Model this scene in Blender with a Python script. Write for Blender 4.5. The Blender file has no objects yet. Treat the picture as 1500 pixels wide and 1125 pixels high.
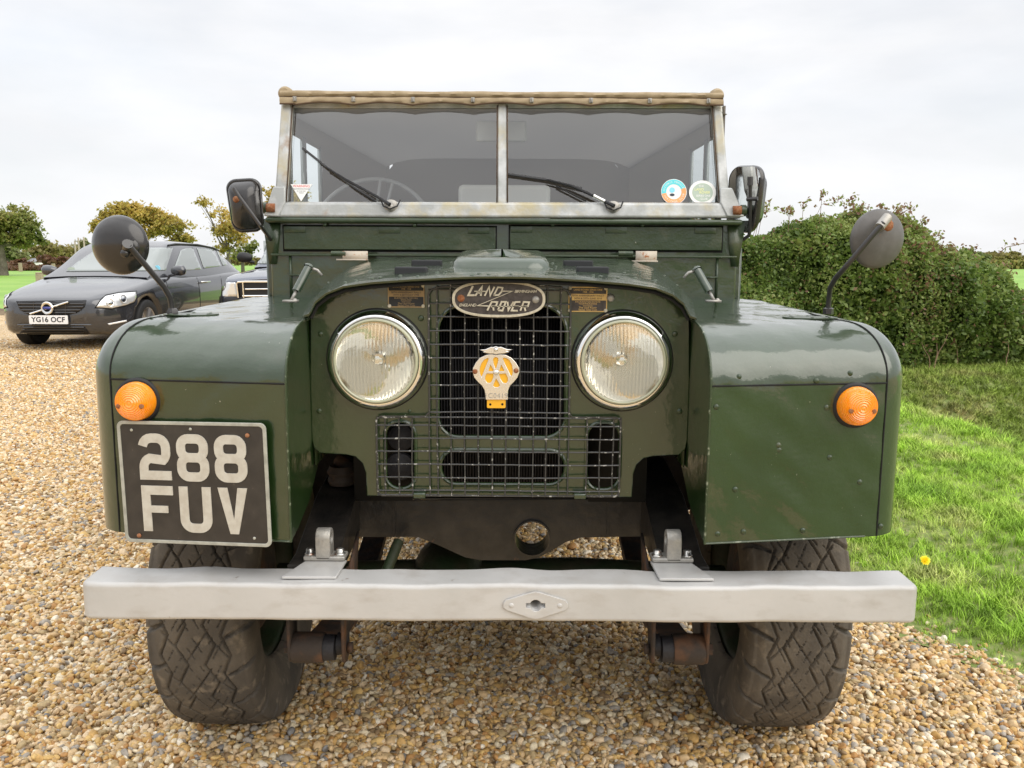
import bpy, bmesh, math, random
import numpy as np
from math import sin, cos, pi, radians as R
from mathutils import Vector, Matrix, geometry
from mathutils.bvhtree import BVHTree
random.seed(7); rng = np.random.default_rng(7)
scene = bpy.context.scene
COL = scene.collection

# ------------------------------------------------------------------ camera
F = 1250.0; TH = R(8.35); H = 1.22; CT, ST = cos(TH), sin(TH)
cam_d = bpy.data.cameras.new('camera'); cam = bpy.data.objects.new('camera', cam_d); COL.objects.link(cam)
cam.location = (0, 0, H); cam.rotation_euler = (pi/2 - TH, 0, 0)
cam_d.sensor_width = 36; cam_d.lens = 36*F/1500; cam_d.clip_end = 3000; cam_d.clip_start = .05
scene.camera = cam

def ray(u, v):
    a = (u-750)/F; b = (v-562.5)/F
    return Vector((a, CT - b*ST, -ST - b*CT))
def P(u, v, Y):                      # measured photo point at depth Y -> world
    d = ray(u, v); return Vector((0, 0, H)) + d*(Y/d.y)
def G(u, v, z=0.0):                  # measured photo point on the ground -> world
    d = ray(u, v); return Vector((0, 0, H)) + d*((z-H)/d.z)
AX = -0.031; RY = R(.3)              # axis of the big car, and the small lean it has
def S(u, v, Y):                      # measured photo point -> (x, z) in the big car's frame
    p = P(u, v, Y); X = p.x-AX; Z = p.z
    return (X*cos(RY)-Z*sin(RY), X*sin(RY)+Z*cos(RY))

# ------------------------------------------------------------------ materials
M = {}
def nodes(name):
    m = bpy.data.materials.new(name); m.use_nodes = True; M[name] = m
    nt = m.node_tree; b = nt.nodes['Principled BSDF']
    return m, nt, b
def N(nt, t, **k):
    n = nt.nodes.new(t)
    for a, v in k.items():
        if a == 'ins':
            for i, x in v.items(): n.inputs[i].default_value = x
        else: setattr(n, a, v)
    return n
def c4(c): return (c[0], c[1], c[2], 1)
def mat(name, col, rough=.5, metal=0, coat=0, coat_rough=.05, col2=None, vs=8, vlo=.4, vhi=.65, bump=None, bump2=None,
        stain=None, stain2=None, spec=.5, rough2=None, trans=0, ior=1.45, sss=0, coord='Object', vdetail=6):
    m, nt, b = nodes(name); L = nt.links.new
    tc = N(nt, 'ShaderNodeTexCoord'); co = tc.outputs[coord]
    b.inputs['Roughness'].default_value = rough; b.inputs['Metallic'].default_value = metal
    b.inputs['Coat IOR'].default_value = 1.65 if coat >= .85 else 1.5
    b.inputs['Coat Weight'].default_value = coat; b.inputs['Coat Roughness'].default_value = coat_rough
    b.inputs['Specular IOR Level'].default_value = spec; b.inputs['Transmission Weight'].default_value = trans
    b.inputs['IOR'].default_value = ior
    if sss:
        b.inputs['Subsurface Weight'].default_value = sss; b.inputs['Subsurface Radius'].default_value = (.02, .006, .001)
    def noise(scale, lo, hi, detail=6, rough_=.55, sc=None):
        n = N(nt, 'ShaderNodeTexNoise', ins={'Scale': scale, 'Detail': detail, 'Roughness': rough_})
        if sc:
            mp = N(nt, 'ShaderNodeMapping'); mp.inputs['Scale'].default_value = sc; L(co, mp.inputs[0]); L(mp.outputs[0], n.inputs['Vector'])
        else: L(co, n.inputs['Vector'])
        r = N(nt, 'ShaderNodeMapRange', ins={'From Min': lo, 'From Max': hi}); L(n.outputs[0], r.inputs[0])
        return r.outputs[0], n.outputs[0]
    cur = None
    if col2 is not None:
        f, _ = noise(vs, vlo, vhi, vdetail)
        x = N(nt, 'ShaderNodeMix', data_type='RGBA'); x.inputs[6].default_value = c4(col); x.inputs[7].default_value = c4(col2)
        L(f, x.inputs[0]); cur = x.outputs[2]
        if rough2 is not None:
            y = N(nt, 'ShaderNodeMix'); y.inputs[2].default_value = rough; y.inputs[3].default_value = rough2
            L(f, y.inputs[0]); L(y.outputs[0], b.inputs['Roughness'])
    for st in (stain, stain2):
        if st:   # (colour, scale, lo, hi, stretch)
            f, _ = noise(st[1], st[2], st[3], 8, .6, st[4] if len(st) > 4 else None)
            x = N(nt, 'ShaderNodeMix', data_type='RGBA'); x.inputs[7].default_value = c4(st[0])
            if cur: L(cur, x.inputs[6])
            else: x.inputs[6].default_value = c4(col)
            L(f, x.inputs[0]); cur = x.outputs[2]
    if cur: L(cur, b.inputs['Base Color'])
    else: b.inputs['Base Color'].default_value = c4(col)
    prev = None
    for bp in (bump, bump2):
        if bp:   # (scale, strength, distance)
            n = N(nt, 'ShaderNodeTexNoise', ins={'Scale': bp[0], 'Detail': 4}); L(co, n.inputs['Vector'])
            k = N(nt, 'ShaderNodeBump', ins={'Strength': bp[1], 'Distance': bp[2]}); L(n.outputs[0], k.inputs['Height'])
            if prev: L(prev.outputs[0], k.inputs['Normal'])
            prev = k
    if prev:
        L(prev.outputs[0], b.inputs['Normal'])
        if coat and 'Coat Normal' in b.inputs: L(prev.outputs[0], b.inputs['Coat Normal'])
    return m
G1 = (.0105, .0285, .0055); G2 = (.015, .036, .008)
mat('green_paint', G1, .36, coat=.9, coat_rough=.055, col2=G2, vs=5, bump=(5.5, .6, .009), bump2=(150, .2, .0014),
    stain=((.20, .21, .16), 130, .705, .73), stain2=((.032, .040, .018), 7, .58, .8))
mat('green_old', (.015, .033, .009), .42, coat=.5, coat_rough=.12, col2=(.028, .047, .017), vs=7, bump=(30, .5, .004), bump2=(150, .3, .002),
    stain=((.35, .33, .27), 120, .70, .73), stain2=((.07, .075, .04), 9, .55, .75))
mat('green_chipped', (.03, .048, .02), .4, coat=.3, col2=(.20, .22, .16), vs=70, vlo=.56, vhi=.66, vdetail=9)
mat('green_under', (.02, .035, .014), .55, col2=(.045, .04, .025), vs=14, bump=(60, .5, .004))
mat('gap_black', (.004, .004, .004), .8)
mat('black_chassis', (.009, .0085, .008), .42, coat=.25, coat_rough=.25, col2=(.028, .024, .02), vs=16, bump=(40, .6, .004),
    stain=((.12, .05, .025), 40, .70, .76))
mat('rusty_metal', (.035, .026, .021), .75, col2=(.13, .058, .025), vs=22, vlo=.45, vhi=.75, bump=(90, .6, .003))
mat('rust', (.22, .07, .025), .85, col2=(.32, .16, .08), vs=150, bump=(300, .6, .002))
mat('silver_paint', (.475, .468, .455), .34, coat=.25, coat_rough=.2, col2=(.41, .405, .39), vs=4, bump=(9, .5, .006), bump2=(130, .12, .001),
    stain=((.17, .12, .09), 24, .69, .76), stain2=((.37, .35, .325), 14, .50, .80, (1, 1, 2.5)))
mat('galvanised', (.36, .37, .36), .5, metal=.3, col2=(.55, .56, .56), vs=16, bump=(120, .35, .002),
    stain=((.44, .39, .26), 9, .50, .66, (1, 1, 1)), stain2=((.28, .15, .06), 12, .63, .76, (1, 1, .6)))
mat('cast_metal', (.30, .29, .27), .5, metal=.55, col2=(.40, .38, .34), vs=40, bump=(180, .5, .002), stain=((.30, .16, .08), 30, .66, .76))
mat('bolt_metal', (.5, .49, .46), .3, metal=.9, stain=((.28, .12, .06), 60, .55, .62))
mat('chrome', (.82, .82, .80), .045, metal=1, bump=(60, .05, .001))
mat('dull_chrome', (.78, .77, .74), .22, metal=.9, bump=(90, .1, .001), stain=((.42, .38, .32), 40, .60, .9))
mat('reflector', (.86, .82, .74), .07, metal=1, bump=(9, .35, .008))
mat('lamp_trim', (.42, .43, .30), .25, coat=.5)
mat('rubber', (.013, .013, .013), .6, bump=(120, .3, .001))
mat('black_plastic', (.016, .014, .013), .22, coat=.5, coat_rough=.12, bump=(20, .1, .001))
mat('grey_plastic', (.085, .08, .075), .45, col2=(.12, .115, .11), vs=20, bump=(60, .2, .001), stain=((.25, .14, .08), 18, .68, .8))
mat('black_rod', (.03, .028, .028), .35, coat=.2, stain=((.22, .2, .18), 120, .68, .74))
mat('wire', (.036, .036, .035), .4, coat=.3, stain=((.38, .37, .34), 110, .60, .66))
mat('canvas', (.29, .225, .14), .95, col2=(.36, .285, .185), vs=30, bump=(500, .4, .001), stain=((.17, .12, .07), 10, .58, .8, (1, 1, 3)))
mat('canvas_edge', (.09, .055, .032), .9, bump=(400, .4, .001))
mat('amber', (.92, .29, .004), .12, coat=1, coat_rough=.03, sss=.25)
mat('cream_letters', (.50, .48, .42), .5, col2=(.43, .40, .34), vs=60, bump=(200, .2, .001))
mat('plate_black', (.022, .019, .017), .45, col2=(.035, .030, .026), vs=30, stain=((.12, .10, .08), 60, .68, .76), coat=.2, coat_rough=.3)
mat('plate_rim', (.38, .38, .33), .5, col2=(.28, .28, .24), vs=50)
mat('badge_black', (.035, .028, .026), .5, col2=(.06, .05, .046), vs=90, vlo=.4, vhi=.6)
mat('badge_cream', (.52, .48, .38), .45, col2=(.40, .36, .27), vs=150)
mat('brass', (.55, .38, .14), .35, metal=.7, col2=(.42, .28, .12), vs=60)
mat('aged_brass', (.30, .21, .10), .5, metal=.4, col2=(.24, .17, .09), vs=60)
mat('slate', (.022, .023, .025), .75)
mat('yellow_enamel', (.78, .40, .015), .3, coat=.6)
mat('radiator_black', (.006, .006, .007), .6)
mat('block_black', (.018, .018, .022), .6, bump=(90, .6, .003))
mat('cream_bracket', (.50, .44, .36), .6, stain=((.33, .13, .05), 60, .58, .66))
mat('interior', (.09, .088, .085), .9, bump=(100, .2, .002))
mat('seat_white', (.85, .85, .83), .7)
mat('wiper_black', (.012, .012, .013), .35)
mat('white_vinyl', (.80, .80, .78), .4)
mat('sticker_teal', (.12, .62, .68), .4); mat('sticker_orange', (.85, .36, .14), .4); mat('sticker_green', (.42, .50, .42), .4)
mat('sticker_yellow', (.80, .80, .36), .4); mat('ink_dark', (.03, .04, .06), .5); mat('ink_red', (.65, .12, .12), .5); mat('sticker_blue', (.25, .65, .85), .4)
mat('steering_grey', (.30, .30, .30), .4); mat('mirror_pale', (.40, .40, .39), .5)
# canvas hood seen from inside: lets some daylight through
for cn_, ct_ in (('canvas_shell', .15), ('canvas_wall', .50)):
  m, nt, b = nodes(cn_); nt.nodes.remove(b)
  dif = N(nt, 'ShaderNodeBsdfDiffuse', ins={'Color': (.34, .31, .28, 1)}); trl = N(nt, 'ShaderNodeBsdfTranslucent', ins={'Color': (.34, .32, .30, 1)})
  mx = N(nt, 'ShaderNodeMixShader', ins={0: ct_}); nt.links.new(dif.outputs[0], mx.inputs[1]); nt.links.new(trl.outputs[0], mx.inputs[2])
  nt.links.new(mx.outputs[0], nt.nodes['Material Output'].inputs[0])
# thin window glass: clear sheet with Fresnel reflection
def thin_glass(name, tint, ior=1.5, boost=1.0, rough=.0, bump=None):
    m, nt, b = nodes(name); nt.nodes.remove(b); L = nt.links.new
    tr = N(nt, 'ShaderNodeBsdfTransparent', ins={'Color': c4(tint)}); gl = N(nt, 'ShaderNodeBsdfGlossy', ins={'Roughness': rough, 'Color': (1, 1, 1, 1)})
    fr = N(nt, 'ShaderNodeFresnel', ins={'IOR': ior}); mu = N(nt, 'ShaderNodeMath', operation='MULTIPLY', use_clamp=True); mu.inputs[1].default_value = boost
    mx = N(nt, 'ShaderNodeMixShader'); L(fr.outputs[0], mu.inputs[0]); L(mu.outputs[0], mx.inputs[0]); L(tr.outputs[0], mx.inputs[1]); L(gl.outputs[0], mx.inputs[2])
    L(mx.outputs[0], nt.nodes['Material Output'].inputs[0])
    return m
thin_glass('window_glass', (.88, .90, .89), 1.5, 3.0)
thin_glass('side_glass', (.90, .95, .96), 1.45, .35)
# fluted headlamp lens
m, nt, b = nodes('headlamp_glass'); L = nt.links.new
b.inputs['Transmission Weight'].default_value = 1; b.inputs['Roughness'].default_value = .015; b.inputs['IOR'].default_value = 1.45
b.inputs['Base Color'].default_value = (.98, .985, .96, 1)
tc = N(nt, 'ShaderNodeTexCoord'); wv = N(nt, 'ShaderNodeTexWave', ins={'Scale': 42.0, 'Distortion': 1.2, 'Detail': 1.0, 'Detail Scale': .6})
wv.bands_direction = 'X'; L(tc.outputs['Object'], wv.inputs['Vector'])
bp = N(nt, 'ShaderNodeBump', ins={'Strength': .5, 'Distance': .0014}); L(wv.outputs[1], bp.inputs['Height']); L(bp.outputs[0], b.inputs['Normal'])
# tyre rubber with dust
mat('tyre', (.072, .064, .055), .85, col2=(.14, .12, .095), vs=7, vlo=.38, vhi=.68, bump=(140, .5, .002), stain=((.22, .185, .14), 24, .56, .76), spec=.25)
# background cars
mat('grey_car_paint', (.042, .044, .050), .25, metal=.45, coat=1, coat_rough=.03)
mat('blue_car_paint', (.055, .066, .095), .25, metal=.5, coat=1, coat_rough=.03)
mat('car_glass', (.20, .225, .215), .05, coat=.6, spec=.9)  # opaque, pale sky reflection and see-through view put into the base colour
mat('car_black', (.010, .010, .011), .5)
mat('car_lamp', (.72, .73, .72), .12, metal=.55, coat=1)
mat('car_white', (.80, .80, .80), .4)
mat('car_blue', (.05, .06, .25), .4)
mat('alloy', (.45, .45, .46), .3, metal=.8)

def ramp(nt, cols, interp='LINEAR'):
    r = N(nt, 'ShaderNodeValToRGB'); cr = r.color_ramp; cr.interpolation = interp
    cr.elements[0].position = cols[0][0]; cr.elements[0].color = c4(cols[0][1]); cr.elements[1].position = cols[-1][0]; cr.elements[1].color = c4(cols[-1][1])
    for p, c in cols[1:-1]:
        e = cr.elements.new(p); e.color = c4(c)
    return r
# ------------------------------------------------------------------ mesh helpers
class MB:
    def __init__(s): s.bm = bmesh.new()
    def box(s, x0, x1, y0, y1, z0, z1, mtx=None):
        vs = [s.bm.verts.new(Vector((x, y, z)) if mtx is None else mtx @ Vector((x, y, z))) for x in (x0, x1) for y in (y0, y1) for z in (z0, z1)]
        for f in ((0, 1, 3, 2), (4, 6, 7, 5), (0, 4, 5, 1), (2, 3, 7, 6), (0, 2, 6, 4), (1, 5, 7, 3)): s.bm.faces.new([vs[i] for i in f])
        return s
    def tube(s, pts, r, n=10, closed=False, cap=True):
        pts = [Vector(p) for p in pts]; k = len(pts); rs = r if isinstance(r, (list, tuple)) else [r]*k
        rings = []; up = None
        for i, p in enumerate(pts):
            if closed: t = (pts[(i+1) % k]-pts[i-1])
            else: t = pts[min(i+1, k-1)]-pts[max(i-1, 0)]
            t.normalize()
            if up is None:
                up = Vector((0, 0, 1)) if abs(t.z) < .9 else Vector((0, 1, 0))
            a = t.cross(up)
            if a.length < 1e-4: a = t.orthogonal()
            a.normalize(); b = a.cross(t).normalized(); up = b
            rings.append([s.bm.verts.new(p + (a*cos(2*pi*j/n)+b*sin(2*pi*j/n))*rs[i]) for j in range(n)])
        m = k if closed else k-1
        for i in range(m):
            A, B = rings[i], rings[(i+1) % k]
            for j in range(n): s.bm.faces.new((A[j], A[(j+1) % n], B[(j+1) % n], B[j]))
        if cap and not closed:
            s.bm.faces.new(rings[0][::-1]); s.bm.faces.new(rings[-1])
        return s
    def lathe(s, prof, c, axis, n=48, cap0=False, cap1=False):      # prof: (r, h) along axis from c
        c = Vector(c); ax = Vector(axis).normalized(); a = ax.orthogonal().normalized(); b = ax.cross(a)
        rings = []
        for r, h in prof:
            if r < 1e-6: rings.append([s.bm.verts.new(c+ax*h)])
            else: rings.append([s.bm.verts.new(c+ax*h+(a*cos(2*pi*j/n)+b*sin(2*pi*j/n))*r) for j in range(n)])
        for A, B in zip(rings, rings[1:]):
            for j in range(n):
                q = [A[j % len(A)], A[(j+1) % len(A)], B[(j+1) % len(B)], B[j % len(B)]]
                u = []
                for v in q:
                    if v not in u: u.append(v)
                if len(u) > 2: s.bm.faces.new(u)
        if cap0 and len(rings[0]) > 1: s.bm.faces.new(rings[0][::-1])
        if cap1 and len(rings[-1]) > 1: s.bm.faces.new(rings[-1])
        return s
    def grid(s, rows):
        V = [[s.bm.verts.new(Vector(p)) for p in r] for r in rows]
        for A, B in zip(V, V[1:]):
            for j in range(len(A)-1): s.bm.faces.new((A[j], A[j+1], B[j+1], B[j]))
        return V
    def face(s, pts): s.bm.faces.new([s.bm.verts.new(Vector(p)) for p in pts]); return s
    def prism(s, pts, d):            # polygon pts (3D) extruded by vector d
        d = Vector(d); A = [s.bm.verts.new(Vector(p)) for p in pts]; B = [s.bm.verts.new(Vector(p)+d) for p in pts]; n = len(A)
        s.bm.faces.new(A); s.bm.faces.new(B[::-1])
        for i in range(n): s.bm.faces.new((A[i], B[i], B[(i+1) % n], A[(i+1) % n]))
        return s
    def dome(s, c, nrm, r, h=None, n=10):
        h = h or r*.6
        return s.lathe([(r, 0), (r*.92, h*.45), (r*.6, h*.85), (0, h)], c, nrm, n)
    def mirror(s):                   # add a copy mirrored in x
        g = bmesh.ops.duplicate(s.bm, geom=s.bm.verts[:]+s.bm.edges[:]+s.bm.faces[:])['geom']
        vs = [x for x in g if isinstance(x, bmesh.types.BMVert)]; fs = [x for x in g if isinstance(x, bmesh.types.BMFace)]
        for v in vs: v.co.x *= -1
        bmesh.ops.reverse_faces(s.bm, faces=fs)
        return s
    def me(s, name):
        bmesh.ops.recalc_face_normals(s.bm, faces=s.bm.faces[:])
        me = bpy.data.meshes.new(name); s.bm.to_mesh(me); s.bm.free(); return me
    def build(s, name, m, parent=None, **k): return link(s.me(name), name, m, parent, **k)
ROOTOFF = {}
def link(me, name, m, parent=None, smooth=None, bevel=0, seg=2, mats=None, subsurf=0, label=None, keep=False):
    o = bpy.data.objects.new(name, me); COL.objects.link(o)
    for x in (mats or [m]): me.materials.append(M[x])
    if parent is not None:
        o.parent = parent
        if parent.name in ROOTOFF: o.location = -ROOTOFF[parent.name]
    if bevel:
        b = o.modifiers.new('b', 'BEVEL'); b.width = bevel; b.segments = seg; b.limit_method = 'ANGLE'; b.angle_limit = R(35)
    if subsurf:
        q = o.modifiers.new('s', 'SUBSURF'); q.levels = q.render_levels = subsurf
    if smooth is None: smooth = 40
    if smooth:
        me.polygons.foreach_set('use_smooth', [True]*len(me.polygons))
        if smooth < 180:
            e = me.attributes.get('sharp_edge') or me.attributes.new('sharp_edge', 'BOOLEAN', 'EDGE')
            bm = bmesh.new(); bm.from_mesh(me); bm.edges.ensure_lookup_table()
            e.data.foreach_set('value', [(len(x.link_faces) == 2 and x.calc_face_angle(0) > R(smooth)) for x in bm.edges]); bm.free()
    if label: o['label'] = label
    return o
def root(name, loc, label, cat, group=None, off=None, rot=(0, 0, 0), kind=None):
    o = bpy.data.objects.new(name, None); COL.objects.link(o); o.location = loc; o.rotation_euler = rot; o.empty_display_size = .2
    tag(o, label, cat, group, kind); ROOTOFF[o.name] = Vector(off if off is not None else loc); return o
def tag(o, label=None, cat=None, group=None, kind=None):
    if label: o['label'] = label
    if cat: o['category'] = cat
    if group: o['group'] = group
    if kind: o['kind'] = kind
    return o
def split_islands(o, gap=.0015):      # every rivet, screw or bolt becomes a part of its own
    me = o.data; bm = bmesh.new(); bm.from_mesh(me); seen = set(); isl = []
    for v in bm.verts:
        if v in seen: continue
        st = [v]; seen.add(v); cur = []
        while st:
            q = st.pop(); cur.append(q)
            for e in q.link_edges:
                r = e.other_vert(q)
                if r not in seen: seen.add(r); st.append(r)
        lo = [min(q.co[k] for q in cur)-gap for k in range(3)]; hi = [max(q.co[k] for q in cur)+gap for k in range(3)]; isl.append([[q.index for q in cur], lo, hi])
    bm.free(); merged = True
    while merged:
        merged = False
        for i in range(len(isl)):
            for j in range(i+1, len(isl)):
                a, b_ = isl[i], isl[j]
                if all(a[1][k] <= b_[2][k] and b_[1][k] <= a[2][k] for k in range(3)):
                    a[0] += b_[0]; a[1] = [min(a[1][k], b_[1][k]) for k in range(3)]; a[2] = [max(a[2][k], b_[2][k]) for k in range(3)]; isl.pop(j); merged = True; break
            if merged: break
    if len(isl) < 2: return
    nm = o.name.split('.')[0]; sm = [p.use_smooth for p in me.polygons]
    for k, (idx, _, _) in enumerate(isl):
        m = {v: i for i, v in enumerate(idx)}; vs = [me.vertices[i].co.copy() for i in idx]; fs = []; fsm = []
        for p in me.polygons:
            if p.vertices[0] in m: fs.append([m[v] for v in p.vertices]); fsm.append(sm[p.index])
        n = bpy.data.meshes.new(nm); n.from_pydata(vs, [], fs); n.materials.append(me.materials[0]); n.polygons.foreach_set('use_smooth', fsm)
        c = bpy.data.objects.new(nm, n) if k else o
        if k == 0: newme = n
        else:
            c.parent = o.parent; c.location = o.location; COL.objects.link(c)
            for md in o.modifiers:
                q = c.modifiers.new(md.name, md.type)
                for pr in ('width', 'segments', 'limit_method', 'angle_limit'):
                    if md.type == 'BEVEL': setattr(q, pr, getattr(md, pr))
    o.data = newme
def mirrored(me):
    m2 = me.copy()
    for v in m2.vertices: v.co.x *= -1
    m2.flip_normals(); return m2
def XZ(Y):                           # 2D drawing plane -> facing the camera at depth Y
    return Matrix(((1, 0, 0, 0), (0, 0, -1, Y), (0, 1, 0, 0), (0, 0, 0, 1)))
def to_mesh(cu, mtx):
    o = bpy.data.objects.new('tmp', cu); COL.objects.link(o); bpy.context.view_layer.update()
    dg = bpy.context.evaluated_depsgraph_get(); me = bpy.data.meshes.new_from_object(o.evaluated_get(dg)); bpy.data.objects.remove(o)
    me.transform(mtx); me.materials.clear(); return me
def shape(loops, thick, mtx, bev=0):
    cu = bpy.data.curves.new('c', 'CURVE'); cu.dimensions = '2D'; cu.fill_mode = 'BOTH'; cu.extrude = max(thick/2-bev, 0); cu.bevel_depth = bev; cu.bevel_resolution = 1
    cu.offset = -bev
    for lp in loops:
        sp = cu.splines.new('POLY'); sp.points.add(len(lp)-1)
        for p, q in zip(sp.points, lp): p.co = (q[0], q[1], 0, 1)
        sp.use_cyclic_u = True
    return to_mesh(cu, mtx)
def text(s, size, mtx, thick=.0004, align='CENTER', bold=0, shear=0, spacing=1):
    cu = bpy.data.curves.new('t', 'FONT'); cu.body = s; cu.size = size; cu.align_x = align; cu.align_y = 'CENTER'; cu.extrude = thick; cu.offset = bold; cu.shear = shear
    cu.space_character = spacing
    return to_mesh(cu, mtx)
def join(mes, name):
    bm = bmesh.new()
    for m in mes: bm.from_mesh(m)
    me = bpy.data.meshes.new(name); bm.to_mesh(me); bm.free(); return me
def rrect(x0, x1, z0, z1, r, n=6):
    if not isinstance(r, (list, tuple)): r = [r]*4
    out = []
    for (cx, cz, a, q) in ((x1-r[0], z1-r[0], 0, r[0]), (x0+r[1], z1-r[1], 90, r[1]), (x0+r[2], z0+r[2], 180, r[2]), (x1-r[3], z0+r[3], 270, r[3])):
        for i in range(n+1):
            t = R(a+90*i/n); out.append((cx+q*cos(t), cz+q*sin(t)))
    return out
def circle(cx, cz, r, n=32, rz=None): return [(cx+r*cos(2*pi*i/n), cz+(rz or r)*sin(2*pi*i/n)) for i in range(n)]
def ribbon(path, w, closed=False):   # constant-width stroke as loop(s)
    pts = [Vector((p[0], p[1])) for p in path]; n = len(pts); Ls, Rs = [], []
    for i in range(n):
        a = pts[i-1] if (i or closed) else None; c = pts[(i+1) % n] if (i < n-1 or closed) else None; b = pts[i]
        d1 = (b-a).normalized() if a is not None else None; d2 = (c-b).normalized() if c is not None else None
        if d1 is None: nn = Vector((-d2.y, d2.x)); k = 1
        elif d2 is None: nn = Vector((-d1.y, d1.x)); k = 1
        else:
            n1 = Vector((-d1.y, d1.x)); n2 = Vector((-d2.y, d2.x)); nn = (n1+n2).normalized(); k = 1/max(.4, nn.dot(n1))
        Ls.append(tuple(b+nn*w/2*k)); Rs.append(tuple(b-nn*w/2*k))
    return [Ls, Rs[::-1]] if closed else [Ls+Rs[::-1]]
def boolean(o, cutter, op='DIFFERENCE'):
    md = o.modifiers.new('x', 'BOOLEAN'); md.object = cutter; md.operation = op; md.solver = 'EXACT'
    bpy.context.view_layer.update(); dg = bpy.context.evaluated_depsgraph_get()
    me = bpy.data.meshes.new_from_object(o.evaluated_get(dg)); o.modifiers.clear(); old = o.data; o.data = me; bpy.data.objects.remove(cutter)
    return o
def npmesh(name, verts, quads=None, tris=None, attr=None, mats=None, smooth=False):
    me = bpy.data.meshes.new(name); nv = len(verts)
    me.vertices.add(nv); me.vertices.foreach_set('co', np.asarray(verts, 'f').ravel())
    idx = []; tot = []
    if quads is not None and len(quads): idx.append(np.asarray(quads, 'i').ravel()); tot.append(np.full(len(quads), 4, 'i'))
    if tris is not None and len(tris): idx.append(np.asarray(tris, 'i').ravel()); tot.append(np.full(len(tris), 3, 'i'))
    idx = np.concatenate(idx); tot = np.concatenate(tot); st = np.concatenate([[0], np.cumsum(tot)[:-1]]).astype('i')
    me.loops.add(len(idx)); me.loops.foreach_set('vertex_index', idx); me.polygons.add(len(tot)); me.polygons.foreach_set('loop_start', st)
    me.update(calc_edges=True)
    if smooth: me.polygons.foreach_set('use_smooth', np.ones(len(tot), bool))
    return me

# ================================================================== THE BIG CAR (car frame: x across, y = distance from camera, z up)
CAR = root('vintage_off_road_car', (AX, 2.2, 0), 'dark green vintage off-road car with a silver bumper and tan canvas hood, nearest to the camera', 'car',
           off=(0, 2.2, 0), rot=(0, RY, 0))
def both(me_fn, name, m, parent=None, **k):      # right-hand piece and its mirror image, as two parts
    a = me_fn(); b = mirrored(a)
    pa = parent if not isinstance(parent, tuple) else parent[0]; pb = parent if not isinstance(parent, tuple) else parent[1]
    return link(a, name, m, pa or CAR, **k), link(b, name, m, pb or CAR, **k)
# ---------------- wings
XI, XS, RW = .403, .752, .066        # inner edge, start of the side roll, roll radius
ZB, ZSEAM, ZT = .672, .983, 1.092
def sweep(x): return .055*max(0, (abs(x)-XI))/.36
def zbot(x): return ZB+.004*(x-XI)/.36
def wing_profile(n=14):
    pr = []
    for i in range(25): z = ZB+(ZSEAM-ZB)*i/24; pr.append((1.60, z, (-1, 0)))
    e = .62
    for i in range(1, n+1):
        t = pi/2*i/n; cy, sz = cos(t), sin(t)
        y = 1.60+.165*(1-cy**.95); z = ZSEAM+(ZT-ZSEAM)*sz**.95
        nn = Vector((-cy*(ZT-ZSEAM), sz*.165)).normalized(); pr.append((y, z, (nn[0], nn[1])))
    for i in range(1, 25): y = 1.765+(2.60-1.765)*i/24; pr.append((y, ZT+.010*i/24, (0, 1)))
    return pr
PR = wing_profile()
def wing_mesh():
    b = MB(); rows = []
    for (y, z, n) in PR:
        row = []
        for i in range(29):
            x = XI+(XS-XI)*i/28; e_ = min(1, (x-XI)/.03); dn = e_*(.0011*sin(x*47+z*31)*sin(z*39-x*13+y*20)+.0009*sin(x*83+1.3*z*60+y*33)*sin(x*21+2)+.0007*sin(y*41+x*17)*(y > 1.76))
            row.append((x, y+sweep(x)*(1 if y < 1.9 else max(0, (2.6-y)/.7))-n[0]*0+(-dn if n[1] < .5 else 0), z+(dn if n[1] >= .5 else 0)))
        for k in range(1, 11):
            ph = pi/2*k/10; x = XS+RW*sin(ph); d = RW*(1-cos(ph)); s = sweep(x)*(1 if y < 1.9 else max(0, (2.6-y)/.7))
            row.append((x, y+s-n[0]*d, z-n[1]*d if n[1] > .01 else z))
        rows.append(row)
    b.grid(rows)
    # outer side with wheel arch
    side = [rows[i][-1] for i in range(len(rows))]
    pts = [tuple(p) for p in side]+[(XS+RW, 2.60, .72)]
    for i in range(13):
        t = R(48+94*i/12); pts.append((XS+RW, 2.22+.44*cos(t), .40+.43*sin(t)))
    b.face(pts)
    # inner side facing the grille
    ip = [rows[i][0] for i in range(len(rows))]+[(XI, 2.6, .80), (XI, 1.95, .80), (XI, 1.86, .775), (XI, 1.76, .712), (XI, 1.66, .682)]
    b.face(ip)
    # return flange along the bottom front edge
    b.grid([[(p[0], p[1], p[2]) for p in rows[0]], [(p[0], p[1]+.02, p[2]) for p in rows[0]]])
    bmesh.ops.remove_doubles(b.bm, verts=b.bm.verts[:], dist=.0004)
    return b.me('wing')
WR, WL = both(wing_mesh, 'front_wing', 'green_paint', smooth=50)
def wx(x, i):                        # point on the wing skin, profile index i
    y, z, n = PR[i]; return Vector((x, y+sweep(x), z))
def seam_mesh():
    b = MB(); b.tube([(x, 1.60+sweep(x)-.0004, ZSEAM) for x in (XI, .5, .6, .7, .752)]+[(.7605, 1.60+sweep(.7605)+.0006, ZSEAM)], .0019, 6)
    pts = []
    for i in range(0, 46):
        y, z, n = PR[i]; ph = R(8); x = XS+RW*sin(ph)-(0 if i < 25 else .03*min(1, (i-24)/15)**2); ph2 = math.asin(max(0, (x-XS))/RW); d = RW*(1-cos(ph2))
        pts.append((x, y+sweep(x)-n[0]*d, z-(n[1]*d if n[1] > .01 else 0)+.0002))
    b.tube(pts, .0019, 6); return b.me('seam')
both(seam_mesh, 'panel_seam', 'gap_black', (WR, WL))
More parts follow.
